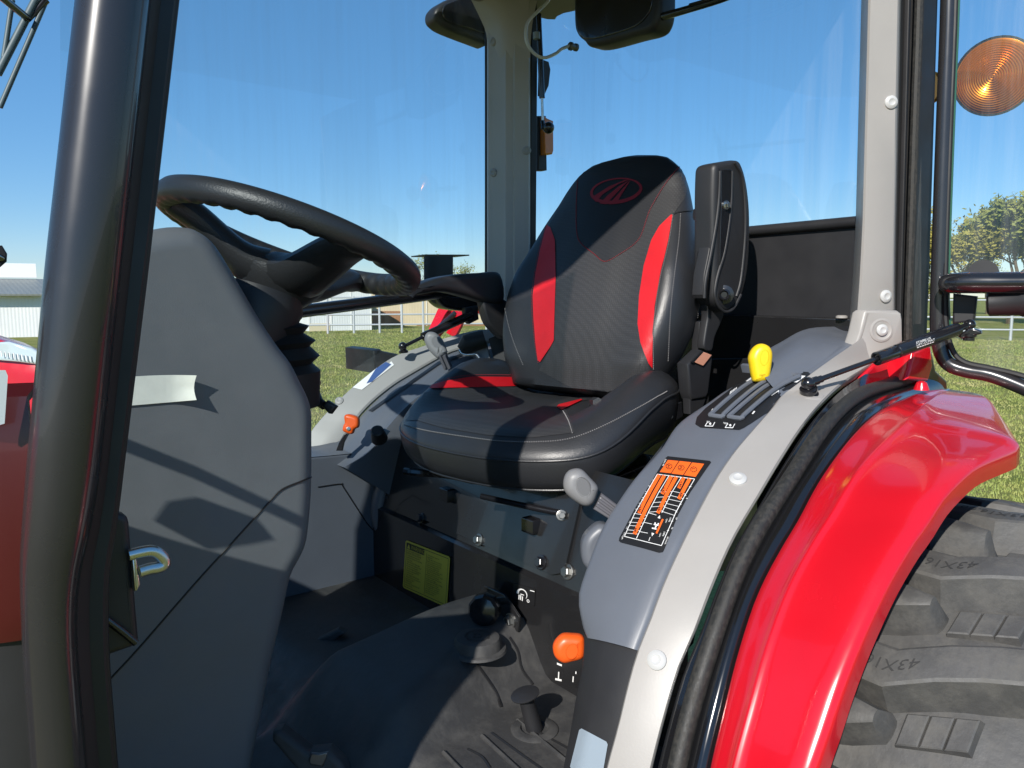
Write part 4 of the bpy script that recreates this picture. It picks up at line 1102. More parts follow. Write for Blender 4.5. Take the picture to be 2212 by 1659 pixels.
# pedals at the front
pd = prism('brake_pedal', [PD(*p, 1.62) for p in cp(0, 1974, [(1700, 1060), (1850, 940), (1990, 850), (2100, 800), (2150, 820), (2000, 920), (1900, 1000), (1730, 1110)])], FW*.03, M['floor'], T, bev=.006)
tube('pedal_arm', [PD(*p, 1.64) for p in cp(0, 1974, [(1730, 1090), (1640, 1180), (1560, 1240)])], .012, M['blackp'], pd)
lathe('pedal_pin', PD(*cp(0, 1974, [(1722, 1165)])[0], 1.55), PD(*cp(0, 1974, [(1722, 1165)])[0], 1.5), [(0, .009), (.01, .009), (.013, .005)], M['chrome'], T, seg=12)
pd2 = prism('drive_pedal', [PD(*p, 1.18) for p in cp(0, 1974, [(1690, 1440), (1740, 1430), (1920, 1570), (2040, 1558), (2130, 1640), (2170, 1720), (1880, 1720), (1690, 1500)])], FW*.035, M['floor'], T, bev=.008)
prism('pedal_plate', [PD(*p, 1.175) for p in cp(0, 1974, [(1920, 1612), (1935, 1568), (1985, 1572), (2040, 1560), (2010, 1650), (1930, 1640)])], FW*.006, M['steel'], pd2, bev=.002)

# ---------------- black panel under the near console, silver label
LE = [(1258, 1371), (1257, 1410), (1252, 1450), (1240, 1510), (1228, 1580), (1213, 1659), (1200, 1740)]
a_ = resamp(cat_rom([PC(u, v, .716, .8) for u, v in LE], 4), 20)
kq = min(range(n), key=lambda i: abs(pj(cTL[i])[1]-1409))
b_ = resamp(cTL[kq:], 20)
spn = sheet('side_panel', [[a-rad(a)*.03+Vector((0, .02, 0)), a-rad(a)*.004, a.lerp(b, .06), a.lerp(b, .5)+rad(a)*.006, a.lerp(b, 1.0)-rad(b)*.008] for a, b in zip(a_, b_)], M['blackm'], T, keep=True)
sq = ok_([(612, 1408), (785, 1500), (750, 1700), (548, 1665)])
sm_ = quadmap(sq)
patch('plain_label', [sm_(a, b) for a, b in [(.06, 0), (.94, 0), (1, .06), (1, .94), (.94, 1), (.06, 1), (0, .94), (0, .06)]], spn, M['lab_s'], T, off=.002)

# ---------------- near console
IE = [(1640, 800), (1611, 823), (1565, 847), (1531, 871), (1465, 917), (1425, 975), (1373, 1032), (1335, 1085), (1308, 1128), (1290, 1165), (1268, 1225), (1249, 1285), (1251, 1330), (1258, 1371), (1262, 1376)]
def ie3(p): return PC(p[0], p[1], .724, .86)
cIE = resamp(cat_rom([ie3(p) for p in IE], 5), n)
cT2 = resamp(cTL[1:kq+1], n)
rows = []
for i, (a, b) in enumerate(zip(cIE, cT2)):
    ra = rad(a); e = min(1, (n-1-i)/5.0)
    e = math.sin(e*math.pi/2)
    d = -.03*(1-e)
    rows.append(cat_rom([a-ra*.16+Vector((.03, .03, 0)), a-ra*.03+Vector((0, .008, 0)), a-ra*(.004-d*.3), a.lerp(b, .07)+ra*(.004+d*.2), a.lerp(b, .5)+ra*(.008+d*.0), b.lerp(a, .08)+ra*.002, b-rad(b)*.012], 3))
con = sheet('lever_console', rows, M['console'], T, keep=True, angle=80)
# boss on the inner face and rear hump
P = [PD(p.x, p.y, 1.33) for p in cat_rom([(a, b, 0) for a, b in [(1300, 1133), (1275, 1148), (1260, 1170), (1257, 1198), (1264, 1225), (1290, 1240), (1330, 1200), (1330, 1150)]], 4, True)]
prism('console_boss', P, FW*.05, M['console'], T, bev=.014, steps=4)
r0 = [PY(u, v, .756)-Vector((0, 0, .006)) for u, v in [(1690, 852), (1749, 809), (1800, 774), (1850, 740)]]
r1 = [PY(u, v, .80) for u, v in [(1650, 812), (1700, 776), (1757, 745), (1850, 726)]]
r2 = [PY(u, v, .86) for u, v in [(1640, 782), (1690, 748), (1750, 718), (1842, 714)]]
r3 = [PY(u, v, .90) for u, v in [(1632, 778), (1680, 752), (1742, 722), (1836, 714)]]
r4 = [p+Vector((.02, .04, -.14)) for p in r3]
sheet('console_hump', [cat_rom(list(c), 4) for c in zip(*[cat_rom(r, 5) for r in (r0, r1, r2, r3, r4)])], M['console'], T, angle=80)
prism('console_clip', [PY(u, v, .90) for u, v in [(1617, 790), (1622, 786), (1640, 790), (1640, 806), (1621, 806)]], (0, .02, 0), M['console'], T, bev=.002)
mk('console_inner_wall', [p for p in [cIE[2], cIE[10], cIE[20], cIE[30], cIE[30]-Vector((-.10, -.04, .05)), cIE[20]-Vector((-.1, -.05, .3)), cIE[10]-Vector((-.1, -.05, .4)), cIE[2]-Vector((-.1, -.05, .4))]], [(0, 1, 6, 7), (1, 2, 5, 6), (2, 3, 4, 5)], M['console'], T)

# slot plate, slots, white marks
c5 = lambda L: cp(2632, 1000, L)
pm = lambda s, t: c5([(s, t)])[0]
plate = patch('slot_plate', c5([(168, 1062), (178, 1020), (230, 965), (420, 820), (600, 735), (700, 732), (868, 738), (880, 748), (800, 830), (620, 985), (470, 1085), (440, 1098), (200, 1083)]), con, M['lab_k'], T, off=.0015)
for nm, cl, wd in (('slot', [(296, 1020), (400, 925), (520, 830), (640, 765)], 30), ('slot', [(412, 1030), (520, 935), (640, 840), (780, 765)], 30)):
    L3 = [hit(con, *pm(*p), .004)[0] for p in [(v.x, v.y) for v in cat_rom([(a, b, 0) for a, b in cl], 6)]]
    L3 = [p for p in L3 if p is not None]
    wv = Vector((0, 1, 0))
    wq = .0115
    ring = [p+wv*wq for p in L3]+[p-wv*wq for p in reversed(L3)]
    ob = mk(nm, [p+wv*(wq-.002)-rad(p)*.002 for p in L3]+[p-wv*(wq-.002)-rad(p)*.002 for p in L3], [(i, i+1, len(L3)+i+1, len(L3)+i) for i in range(len(L3)-1)], mat('slot_void', (.004, .004, .004), .9), T)
    tube('slot_rim', ring+[ring[0]], .0042, M['console'], ob, seg=8, sm=2)
def cdecal(name, polys, m, parent, off=.0026): return decal(name, polys, pm, con, m, parent, off)
cdecal('slot_marks', [[(262, 990), (270, 992), (284, 974), (276, 970)], [(518, 1002), (526, 1004), (540, 988), (532, 984)]], M['lab_w'], plate)
for ox, oy in ((238, 1058), (362, 1068)):
    cdecal('gear_mark', [[(ox-6, oy+18), (ox-10, oy+22), (ox+40, oy+24), (ox+40, oy+19)], [(ox-6, oy+22), (ox-10, oy+20), (ox+6, oy-6), (ox+11, oy-6)], [(ox+36, oy+22), (ox+41, oy+22), (ox+54, oy-2), (ox+50, oy-4)], [(ox+18, oy+2), (ox+24, oy-2), (ox+30, oy+2), (ox+30, oy+10), (ox+24, oy+14), (ox+18, oy+10)]], M['lab_w'], plate)
for s_, px_, py_ in (('540', 262, 1050), ('2000', 372, 1060)):
    letters('lettering', s_, pm, con, M['lab_w'], plate, .0028, (px_, py_), (-15, -3), (5, 17))
for px_, py_ in ((382, 882), (640, 890)):
    cdecal('position_mark', [[(px_+i*9, py_-i*6), (px_+i*9+6, py_-i*6-3), (px_+i*9+10, py_-i*6-22), (px_+i*9+5, py_-i*6-20)] for i in range(5)], M['lab_w'], plate)
cdecal('white_tab', [[(483, 800), (540, 802), (545, 770), (520, 772)]], M['lab_w'], T)
cdecal('white_tab', [[(732, 802), (795, 805), (850, 765), (790, 762)]], M['lab_w'], T)
# yellow lever
yk = lever_knob('pto_lever', c5([(515, 640), (535, 590), (570, 560), (605, 557), (640, 575), (658, 615), (655, 680), (637, 775), (600, 795), (548, 795), (534, 765), (520, 690)]), 1.37, M['yellow'], T, th=.030, bev=.012, rec=(*c5([(598, 645)])[0], 9, 17, .12), mrec=M['yellow'])
prism('lever_stem', [PD(*p, 1.385) for p in c5([(555, 790), (618, 790), (625, 830), (580, 960), (550, 940)])], FW*.008, M['lever'], yk, bev=.002)
# grey range lever
gk = lambda L: cp(1300, 1000, L)
kn = lever_knob('shift_lever', gk([(1455, 1440), (1470, 1380), (1510, 1348), (1570, 1348), (1625, 1400), (1672, 1455), (1668, 1500), (1640, 1562), (1590, 1578), (1530, 1548), (1470, 1495)]), 1.30, M['knob'], T, th=.04, bev=.015, rec=(*gk([(1575, 1450)])[0], 15, 22, -.35), mrec=M['knobd'])
prism('lever_stem', [PD(*p, 1.315) for p in gk([(1690, 1490), (1850, 1610), (1800, 1690), (1640, 1590)])], FW*.02, M['lever'], kn, bev=.003)
for d in (0, .33, .66):
    a0 = (1686-46*d, 1500+90*d); a1 = (1846-46*d, 1620+75*d)
    tube('stem_rib', [PD(*gk([a0])[0], 1.314), PD(*gk([a1])[0], 1.313)], .003, M['lever'], kn, seg=6)
# speed chart decal
cc = lambda L: cp(2400, 1750, L, 450*2212/1493)
ch = lambda s, t: (lambda a: (a[0], a[1]))(cc([(s, t)])[0])
chart = patch('speed_chart', cc([(735, 185), (765, 162), (1310, 222), (1328, 240), (1270, 320), (1050, 640), (900, 920), (720, 1370), (700, 1410), (650, 1420), (440, 1360), (150, 1285), (128, 1265), (135, 1225), (350, 820), (560, 480)]), con, M['lab_k'], T, off=.0015, size=9)
def cdec(name, polys, m, off=.0024): return decal(name, polys, ch, con, m, chart, off)
cdec('gear_panel', [[(770, 217), (910, 230), (808, 390), (664, 374)]], M['orange_print'])
cdec('gear_panel', [[(922, 231), (1072, 247), (968, 412), (816, 394)]], M['orange_print'])
cdec('gear_panel', [[(1084, 250), (1240, 268), (1130, 438), (978, 414)]], M['orange_print'])
for cx_, cy_, s_ in ((785, 303, 'H'), (942, 320, 'M'), (1105, 342, 'L')):
    gp = []
    for i in range(18):
        a0 = 2*math.pi*i/18; a1 = 2*math.pi*(i+1)/18
        r1_, r2_ = (38, 48 if i % 2 else 42)
        gp.append([(cx_+r1_*.95*math.cos(a0), cy_+r1_*.78*math.sin(a0)), (cx_+r2_*.95*math.cos(a0), cy_+r2_*.78*math.sin(a0)), (cx_+r2_*.95*math.cos(a1), cy_+r2_*.78*math.sin(a1)), (cx_+r1_*.95*math.cos(a1), cy_+r1_*.78*math.sin(a1))])
    cdec('gear_symbol', gp, M['lab_k'], .003)
    letters('lettering', s_, ch, con, M['lab_k'], chart, .003, (cx_-14, cy_-22), (-22, 50), (50, 8))
def seg_(x0, y0, x1, y1, w_=4):
    dx, dy = x1-x0, y1-y0; L_ = math.hypot(dx, dy); nx, ny = -dy/L_*w_, dx/L_*w_
    nn_ = max(1, int(L_/90)); out = []
    for i in range(nn_):
        a = (x0+dx*i/nn_, y0+dy*i/nn_); b = (x0+dx*(i+1)/nn_, y0+dy*(i+1)/nn_)
        out.append([(a[0]-nx, a[1]-ny), (b[0]-nx, b[1]-ny), (b[0]+nx, b[1]+ny), (a[0]+nx, a[1]+ny)])
    return out
def pline(P, w_=4):
    o = []
    for a, b in zip(P, P[1:]): o += seg_(*a, *b, w_)
    return o
left = [(632, 402), (560, 525), (440, 735), (330, 930), (205, 1212)]
mid1 = [(785, 420), (650, 640), (520, 890), (360, 1240)]
mid2 = [(945, 440), (820, 640), (690, 905)]
right = [(1117, 465), (985, 690), (870, 905), (685, 1332)]
gridl = pline(left)+pline(mid1)+pline(mid2)+pline(right)+pline([(632, 402), (1117, 465)])+pline([(205, 1212), (685, 1332)])
def on(L, t):
    P = resamp([Vector((a, b, 0)) for a, b in L], 60); return P[min(59, int(t*59))]
for i in range(7):
    t = .28+i*.085
    a = on(mid1, t*.98); b = on(mid2, min(.99, t*1.55)) if t*1.55 < 1 else None
    if b: gridl += seg_(a.x, a.y, b.x, b.y, 2.6)
for i in range(6):
    t = .42+i*.11
    a = on(mid2, t); b = on(right, t*.58); gridl += seg_(a.x, a.y, b.x, b.y, 2.6)
for t in (.66, .72, .78, .84, .90, .955):
    a = on(left, t); b = on(mid1, t*.985); gridl += seg_(a.x, a.y, b.x, b.y, 2.6)
gridl += seg_(515, 905, 620, 935, 3)+seg_(460, 1030, 563, 1052, 3)+seg_(405, 1150, 508, 1170, 3)+seg_(540, 1220, 520, 1272, 3)
for i in range(1, 7):
    p = on(left, i*.108); gridl += seg_(p.x-12, p.y-2, p.x+14, p.y+2, 2.6)
    p = on(right, i*.13); gridl += seg_(p.x-12, p.y-2, p.x+14, p.y+2, 2.6)
cdec('chart_grid', gridl, M['lab_w'], .0024)
for P, w_ in (([(660, 412), (560, 585), (470, 755), (395, 912)], 22), ([(725, 420), (610, 625), (490, 850), (335, 1185)], 24), ([(815, 430), (760, 545), (695, 662)], 23), ([(880, 440), (770, 640), (640, 912)], 24), ([(975, 448), (945, 520), (912, 588)], 23), ([(1055, 462), (985, 590), (912, 728)], 24)):
    cdec('speed_bar', pline(P, w_), M['orange_print'], .0028)
def arrow(cx_, cy_, dx, dy, s_=1): return [[(cx_+dx*18*s_, cy_+dy*18*s_), (cx_-dy*8*s_-dx*4, cy_+dx*8*s_-dy*4), (cx_+dy*8*s_-dx*4, cy_-dx*8*s_-dy*4)]]
for cx_, cy_, dn in ((410, 870, -1), (355, 1120, 1), (712, 622, -1), (662, 845, 1), (935, 545, -1), (945, 660, 1)):
    k_ = .5
    sy = arrow(cx_+14*-dn*.5, cy_+30*dn, -.4*dn, .9*dn, 1.1)
    sy += [[(cx_-14, cy_-12), (cx_+16, cy_-6), (cx_+14, cy_+2), (cx_-16, cy_-4)], [(cx_-2, cy_-12), (cx_+6, cy_-10), (cx_-4, cy_+18), (cx_-10, cy_+16)], [(cx_-20, cy_+10), (cx_+8, cy_+18), (cx_+6, cy_+26), (cx_-22, cy_+18)]]
    cdec('bar_symbol', sy, M['lab_k'], .0034)
cdec('tractor_symbol', arrow(655, 975, .28, -.95, 2.2)+arrow(575, 1175, -.3, .95, 2.2)+[[(590, 1050), (650, 1062), (646, 1078), (586, 1066)], [(618, 1060), (634, 1064), (612, 1110), (596, 1106)], [(566, 1098), (624, 1112), (620, 1128), (562, 1114)], [(600, 1032), (616, 1036), (610, 1052), (594, 1048)], [(640, 1040), (656, 1044), (650, 1060), (634, 1056)]], M['lab_w'], .0028)
cdec('rpm_bar', pline([(705, 990), (665, 1080), (622, 1175)], 12), M['orange_print'], .0028)
for s_, x0, y0 in (('1', 572, 472), ('2', 525, 548), ('3', 482, 622), ('4', 440, 700), ('5', 398, 775), ('6', 355, 852), ('10', 275, 1008), ('12', 238, 1085), ('14 mph', 203, 1160), ('8', 1010, 712), ('10', 880, 965), ('15', 822, 1090), ('20 km/h', 765, 1215), ('1000', 800, 965), ('rpm', 755, 985), ('2400', 722, 1150), ('rpm', 672, 1170), ('DIN 60', 735, 205)):
    sc_ = 30
    letters('lettering', s_, ch, con, M['lab_w'], chart, .0028, (x0, y0), (-.42*sc_, 1.0*sc_), (1.0*sc_, .14*sc_))

# ---------------- seat
SA = R_(10)
SFW = Vector((-math.cos(SA), -math.sin(SA), 0)); SSD = Vector((-math.sin(SA), math.cos(SA), 0))
SCN = Vector((1.080, 1.270, 0))
SY = 1.28
def S3(f, s, z): return SCN+SFW*f+SSD*s+Vector((0, 0, z))
seat = empty('seat', (1.10, SY, 1.0))
WL[seat.name] = Vector((1.10, SY, 1.0)); seat.parent = T; seat.location = WL[seat.name]-WL[T.name]
seat['label'] = 'black seat with red side panels and embroidered oval emblem'
# backrest: stacked sections along a reclined axis
BO = S3(-.115, 0, 1.205); BT = R_(21)
BU = -SFW*math.sin(BT)+Vector((0, 0, math.cos(BT))); BF = SFW*math.cos(BT)+Vector((0, 0, math.sin(BT)))
HW = [(0, .185), (.05, .212), (.10, .233), (.16, .248), (.22, .252), (.28, .243), (.34, .222), (.40, .206), (.46, .184), (.51, .164), (.545, .143), (.570, .112), (.583, .07), (.587, .02)]
TH = [(0, .045), (.05, .075), (.12, .095), (.22, .10), (.34, .09), (.46, .075), (.53, .062), (.57, .045), (.587, .015)]
def ip(L, t):
    for (a, b), (c, d) in zip(L, L[1:]):
        if a <= t <= c:
            q = (t-a)/(c-a); return b+(d-b)*q
    return L[-1][1] if t > L[-1][0] else L[0][1]
def smooth_ip(L, t, w_=.02): return (ip(L, max(L[0][0], t-w_))+2*ip(L, t)+ip(L, min(L[-1][0], t+w_)))/4
NS = 44
rows = []
hs = [i/40*.56 for i in range(41)]+[.57, .578, .584, .587]
for h in hs:
    W = smooth_ip(HW, h, .015 if h < .53 else .004); D = smooth_ip(TH, h, .015 if h < .53 else .003)
    bol = .042*max(0, min(1, (.47-h)/.2))*min(1, h/.08+.3)       # side bolsters stand forward of the centre
    crown = .020*math.sin(min(1, h/.5)*math.pi)                     # lumbar
    row = []
    for k in range(NS):
        th = 2*math.pi*k/NS
        c, s = math.cos(th), math.sin(th)
        e = 2/2.9
        y = W*math.copysign(abs(c)**e, c)
        d = D/2*abs(s)**e if s > 0 else -D*1.05*abs(s)**e
        if s > 0:   # front
            tq = abs(y)/max(W, .001)
            d += (bol*max(0, (tq-.45)/.55)**1.4*(1 if tq < .86 else max(0, 1-(tq-.86)/.3)) + crown*(1-tq*tq))*min(1, s*2.2)
        row.append(BO+BU*h+SSD*y+BF*d)
    rows.append(row)
V = [p for r in rows for p in r]; nr = len(rows)
Fc = [(i*NS+k, i*NS+(k+1) % NS, (i+1)*NS+(k+1) % NS, (i+1)*NS+k) for i in range(nr-1) for k in range(NS)]
Fc += [tuple(range(NS))[::-1], tuple((nr-1)*NS+k for k in range(NS))]
back = mk('backrest', V, Fc, M['leather'], seat, keep=True, angle=70)
sx = lambda L: cp(1300, 0, L)
sx2 = lambda L: cp(1300, 1000, L)
pan = patch('centre_panel', [(1187, 486), (1252, 382), (1262, 372), (1300, 352), (1350, 340), (1410, 339), (1455, 345), (1478, 362), (1490, 390), (1478, 430), (1450, 470), (1425, 520), (1402, 590), (1385, 660), (1384, 720), (1402, 790), (1404, 800), (1330, 845), (1290, 862), (1235, 838), (1165, 800), (1195, 740), (1200, 650), (1197, 560), (1196, 520)], back, M['mesh'], back, off=.0012)
ins = patch('insert_panel', [(1249, 392), (1262, 374), (1300, 354), (1350, 341), (1410, 340), (1452, 346), (1470, 356), (1462, 370), (1437, 400), (1405, 455), (1388, 505), (1372, 528), (1340, 550), (1308, 566), (1285, 550), (1255, 525), (1247, 500), (1246, 450)], back, M['mesh_dark'], back, off=.0024)
red1 = patch('red_panel', [(1182, 487), (1190, 492), (1200, 520), (1202, 600), (1199, 690), (1198, 735), (1190, 750), (1168, 782), (1163, 778), (1158, 740), (1154, 690), (1152, 640), (1158, 590), (1168, 540)], back, M['redseat'], back, off=.0030)
red2 = patch('red_panel', [(1450, 465), (1453, 466), (1444, 520), (1428, 590), (1416, 660), (1410, 720), (1408, 795), (1400, 785), (1385, 740), (1379, 700), (1382, 640), (1392, 575), (1408, 520), (1425, 490)], back, M['redseat'], back, off=.0030)
seam('stitching', [(1249, 392), (1246, 450), (1247, 500), (1255, 525), (1285, 550), (1308, 566), (1340, 550), (1372, 528), (1388, 505), (1405, 455), (1437, 400), (1466, 362)], back, .0011, M['stitch_r'], back, off=.003, dash=.004)
seam('stitching', [(1454, 466), (1446, 520), (1430, 590), (1418, 660), (1412, 720), (1410, 797)], back, .0011, M['stitch'], back, off=.003, dash=.004)
seam('stitching', [(1470, 462), (1466, 520), (1456, 600), (1448, 680), (1443, 780)], back, .0010, M['stitch'], back, off=.0005, dash=.004)
seam('stitching', [(1511, 470), (1513, 540), (1512, 620), (1505, 700), (1497, 780)], back, .0010, M['stitch'], back, off=.0005, dash=.004)
seam('seam', [(1448, 466), (1465, 459), (1490, 455), (1512, 452)], back, .0018, M['leather'], back, off=.001)
seam('stitching', [(1181, 489), (1166, 540), (1156, 590), (1150, 640), (1152, 690), (1157, 742), (1164, 784)], back, .0011, M['stitch_r'], back, off=.003, dash=.004)
seam('stitching', [(1098, 610), (1090, 650), (1098, 700), (1112, 745), (1130, 788)], back, .0011, M['stitch'], back, off=.0005, dash=.004)
# embroidered emblem: oval ring with a road running to its top
em = lambda s, t: sx([(s, t)])[0]
EC, EA, EB, EN = (1784, 1193), 163, 80, -.13
def ell(a, sa=1.0, ox=0, oy=0):
    x, y = EA*sa*math.cos(a), EB*sa*math.sin(a); return (EC[0]+ox+x*math.cos(EN)-y*math.sin(EN), EC[1]+oy+x*math.sin(EN)+y*math.cos(EN))
polys = []
N_ = 48
for i in range(N_):
    a0, a1 = 2*math.pi*i/N_, 2*math.pi*(i+1)/N_
    def wd(a): return .10+.16*max(0, math.sin(a))**1.2     # ring is heavier at its foot
    polys.append([ell(a0), ell(a1), ell(a1, 1-wd(a1)), ell(a0, 1-wd(a0))])
polys.append([(1630, 1235), (1660, 1262), (1700, 1215), (1800, 1150), (1865, 1122), (1840, 1124), (1740, 1165)])
polys.append([(1682, 1272), (1722, 1276), (1770, 1225), (1830, 1160), (1868, 1123), (1800, 1165), (1730, 1222)])
polys.append([(1738, 1277), (1790, 1274), (1800, 1245), (1840, 1180), (1874, 1124), (1850, 1150), (1790, 1220)])
decal('emblem', polys, em, back, M['embroid'], ins, .0036)

# seat cushion: polar grid, rounded plan, raised rear corners
AX, BY = .238, .298
def plan(th, r):
    e = 2/3.1
    c, s = math.cos(th), math.sin(th)
    ct = math.copysign(abs(c)**e, c); st = math.copysign(abs(s)**e, s)
    bowed = 1-.16*max(0, ct)*abs(st)**2        # front edge is bowed
    return AX*ct*r*(bowed if ct > 0 else 1)+.008, BY*st*r+.026
def ztop(f, y):
    t = (AX-f+.008)/(2*AX); ay = abs(y-.026)/BY
    z = 1.172+.016*t-.030*max(0, .32-t)**1.5*3
    q = min(1, max(0, (ay-.42)/.42)); q = q*q*(3-2*q)
    k = min(1, max(0, (t-.12)/.55)); k = k*k*(3-2*k)
    z += .088*k*q
    return z
rows = []
NT = 72
for r in [0.02, .12, .24, .36, .48, .58, .68, .76, .83, .89, .94, .975, 1.0]:
    row = []
    for k in range(NT):
        th = 2*math.pi*k/NT; x, y = plan(th, r)
        z = ztop(x, y)-(.036*max(0, (r-.78)/.22)**2.4)
        row.append(S3(x, y, z))
    rows.append(row)
for f, dz in ((1.010, .009), (1.012, .020), (1.005, .036), (.99, .051), (.965, .062), (.93, .070), (.87, .074), (.6, .075)):
    row = []
    for k in range(NT):
        th = 2*math.pi*k/NT; x, y = plan(th, f); x0, y0 = plan(th, 1.0)
        zr = ztop(x0, y0)-.036
        row.append(S3(x-dz*.10, y, zr-dz*(1.0+(zr-1.125)*5)))
    rows.append(row)
V = [p for r in rows for p in r]; nr = len(rows)
Fc = [(i*NT+k, i*NT+(k+1) % NT, (i+1)*NT+(k+1) % NT, (i+1)*NT+k) for i in range(nr-1) for k in range(NT)]
Fc += [tuple(range(NT))[::-1], tuple((nr-1)*NT+k for k in range(NT))]
cush = mk('cushion', V, Fc, M['leather'], seat, keep=True, angle=70)
rg = rows[13]
tube('piping', rg+[rg[0]], .0026, M['leather'], cush, seg=8)
rg2 = rows[18]
tube('piping', rg2+[rg2[0]], .0028, M['leather'], cush, seg=8)
cpan = patch('centre_panel', [(850, 912), (870, 888), (905, 850), (1000, 838), (1090, 830), (1140, 818), (1150, 806), (1290, 862), (1250, 868), (1215, 880), (1225, 888), (1236, 915), (1241, 935), (1150, 946), (1050, 940), (960, 925), (900, 908)], cush, M['mesh'], cush, off=.0012)
patch('red_panel', [(908, 841), (960, 825), (1020, 815), (1144, 816), (1142, 826), (1128, 835), (1060, 837), (990, 839)], cush, M['redseat'], cush, off=.0030)
patch('red_panel', [(1202, 881), (1207, 876), (1255, 864), (1258, 866), (1222, 883), (1213, 888)], cush, M['redseat'], cush, off=.0030)
seam('stitching', [(905, 842), (960, 822), (1020, 812), (1146, 812)], cush, .0011, M['stitch_r'], cush, off=.003, dash=.004)
seam('stitching', [(865, 916), (920, 930), (1000, 943), (1080, 953), (1160, 955), (1230, 948), (1300, 922), (1380, 880), (1440, 845)], cush, .0012, M['stitch'], cush, off=.0012, dash=.0045)
seam('stitching', [(1216, 890), (1228, 910), (1237, 938)], cush, .0011, M['stitch'], cush, off=.003, dash=.004)
seam('crease', [(1172, 815), (1230, 850), (1290, 868)], cush, .012, M['leather'], cush, off=-.004)
# seat pan, slide rails, adjuster handle below the cushion
prism('seat_pan', [S3(.12, -.20, 1.01), S3(-.18, -.20, 1.03), S3(-.18, .20, 1.03), S3(.12, .20, 1.01)], (0, 0, .04), M['blackp'], seat, bev=.008)
for s_ in (-1, 1):
    box('slide_rail', (1.09, SY+s_*.15, .975), (.34, .035, .03), M['blackp'], seat, bev=.003)
    box('rail_foot', (1.03, SY+s_*.15, .945), (.03, .05, .06), M['steel'], seat, bev=.003)
box('suspension_box', (1.10, SY, .94), (.26, .24, .09), M['blackm'], seat, bev=.01)
tube('adjuster_handle', [PD(872, 1018, 1.62), PD(900, 1021, 1.62), PD(945, 1026, 1.64), PD(1010, 1035, 1.66), PD(1060, 1045, 1.68)], [.008, .009, .006, .005, .005], M['blackp'], seat, sm=3, seg=8)
tube('release_bar', [PD(1040, 1072, 1.55), PD(1130, 1092, 1.5), PD(1215, 1108, 1.46), PD(1250, 1098, 1.45)], .006, M['blackp'], seat, sm=3)
bolt(PD(1213, 1113, 1.45), (-.5, -.7, .2), .007, seat, M['boltz'])
# near side armrest, folded up
ay_ = 1.005
ar = lambda L: cp(2650, 550, L, 400*2212/577)
arm_out = ar([(236, 195), (241, 150), (258, 130), (320, 118), (372, 114), (395, 135), (420, 210), (438, 320), (446, 450), (442, 640), (430, 760), (405, 870), (370, 940), (330, 975), (295, 975), (262, 945), (240, 900), (236, 840), (262, 730), (285, 620), (300, 480), (310, 330), (312, 200)])
P = [PY(p.x, p.y, ay_) for p in cat_rom([(a, b, 0) for a, b in ar([(236, 195), (241, 150), (258, 130), (320, 117), (372, 114), (395, 135), (420, 210), (438, 320), (446, 450), (442, 640), (430, 760), (405, 870), (370, 940), (330, 975), (295, 975), (262, 945), (240, 905), (236, 840), (232, 700), (232, 500), (232, 330)])], 3, True)]
arm = prism('armrest', P, (0, .055, 0), M['blackm'], seat, bev=.012, steps=4, keep=True)
P = [PY(p.x, p.y, ay_+.0005) for p in cat_rom([(a, b, 0) for a, b in ar([(268, 178), (336, 176), (335, 250), (325, 420), (305, 560), (275, 700), (262, 740), (262, 600), (268, 400), (270, 250)])], 3, True)]
prism('channel', P, (0, -.0025, 0), M['blackp'], arm, bev=.001)
for pts in ([(268, 178), (262, 330), (245, 480), (215, 650), (185, 800), (178, 900)], [(336, 178), (332, 330), (318, 480), (292, 640), (262, 740), (243, 820), (238, 890), (262, 950), (300, 978), (345, 955), (385, 880)], [(350, 130), (392, 210), (408, 330), (412, 480), (405, 620), (385, 800), (360, 890)]):
    tube('edge_rib', [PY(u, v, ay_-.001) for u, v in ar(pts)], .0032, M['blackm'], arm, sm=4, seg=8)
P = [PY(u, v, ay_+.01) for u, v in ar([(236, 195), (268, 178), (262, 330), (245, 480), (215, 650), (185, 800), (178, 900), (170, 880), (180, 760), (205, 640), (228, 480), (234, 330)])]
prism('inner_flange', P, (0, .03, 0), M['blackm'], arm, bev=.003)
bolt(PY(*ar([(300, 372)])[0], ay_-.003), (0, -1, 0), .0065, arm)
lathe('pivot_bolt', PY(*ar([(290, 880)])[0], ay_+.002), PY(*ar([(290, 880)])[0], ay_-.1), [(0, .020), (.006, .020), (.007, .013), (.020, .012), (.022, .009), (.016, .006)], M['blackp'], arm, seg=14)
P = [PY(p.x, p.y, ay_+.03) for p in cat_rom([(a, b, 0) for a, b in ar([(190, 845), (238, 842), (262, 950), (290, 985), (275, 1040), (240, 1120), (222, 1200), (178, 1185), (185, 1100), (200, 1000), (190, 930)])], 3, True)]
prism('arm_bracket', P, (0, .02, 0), M['blackm'], seat, bev=.004)
P = [PY(u, v, ay_+.05) for u, v in ar([(150, 1035), (180, 1030), (178, 1190), (145, 1250), (150, 1040)][:4])]
prism('bracket_web', P, (0, .02, 0), M['blackm'], seat, bev=.002)
lathe('recline_knob', PY(*ar([(200, 425)])[0], 1.05), PY(*ar([(225, 425)])[0], 1.045), [(-.03, .012), (0, .014), (.001, .030), (.004, .033), (.018, .033), (.022, .030), (.023, 0)], M['blackm'], seat, seg=24)
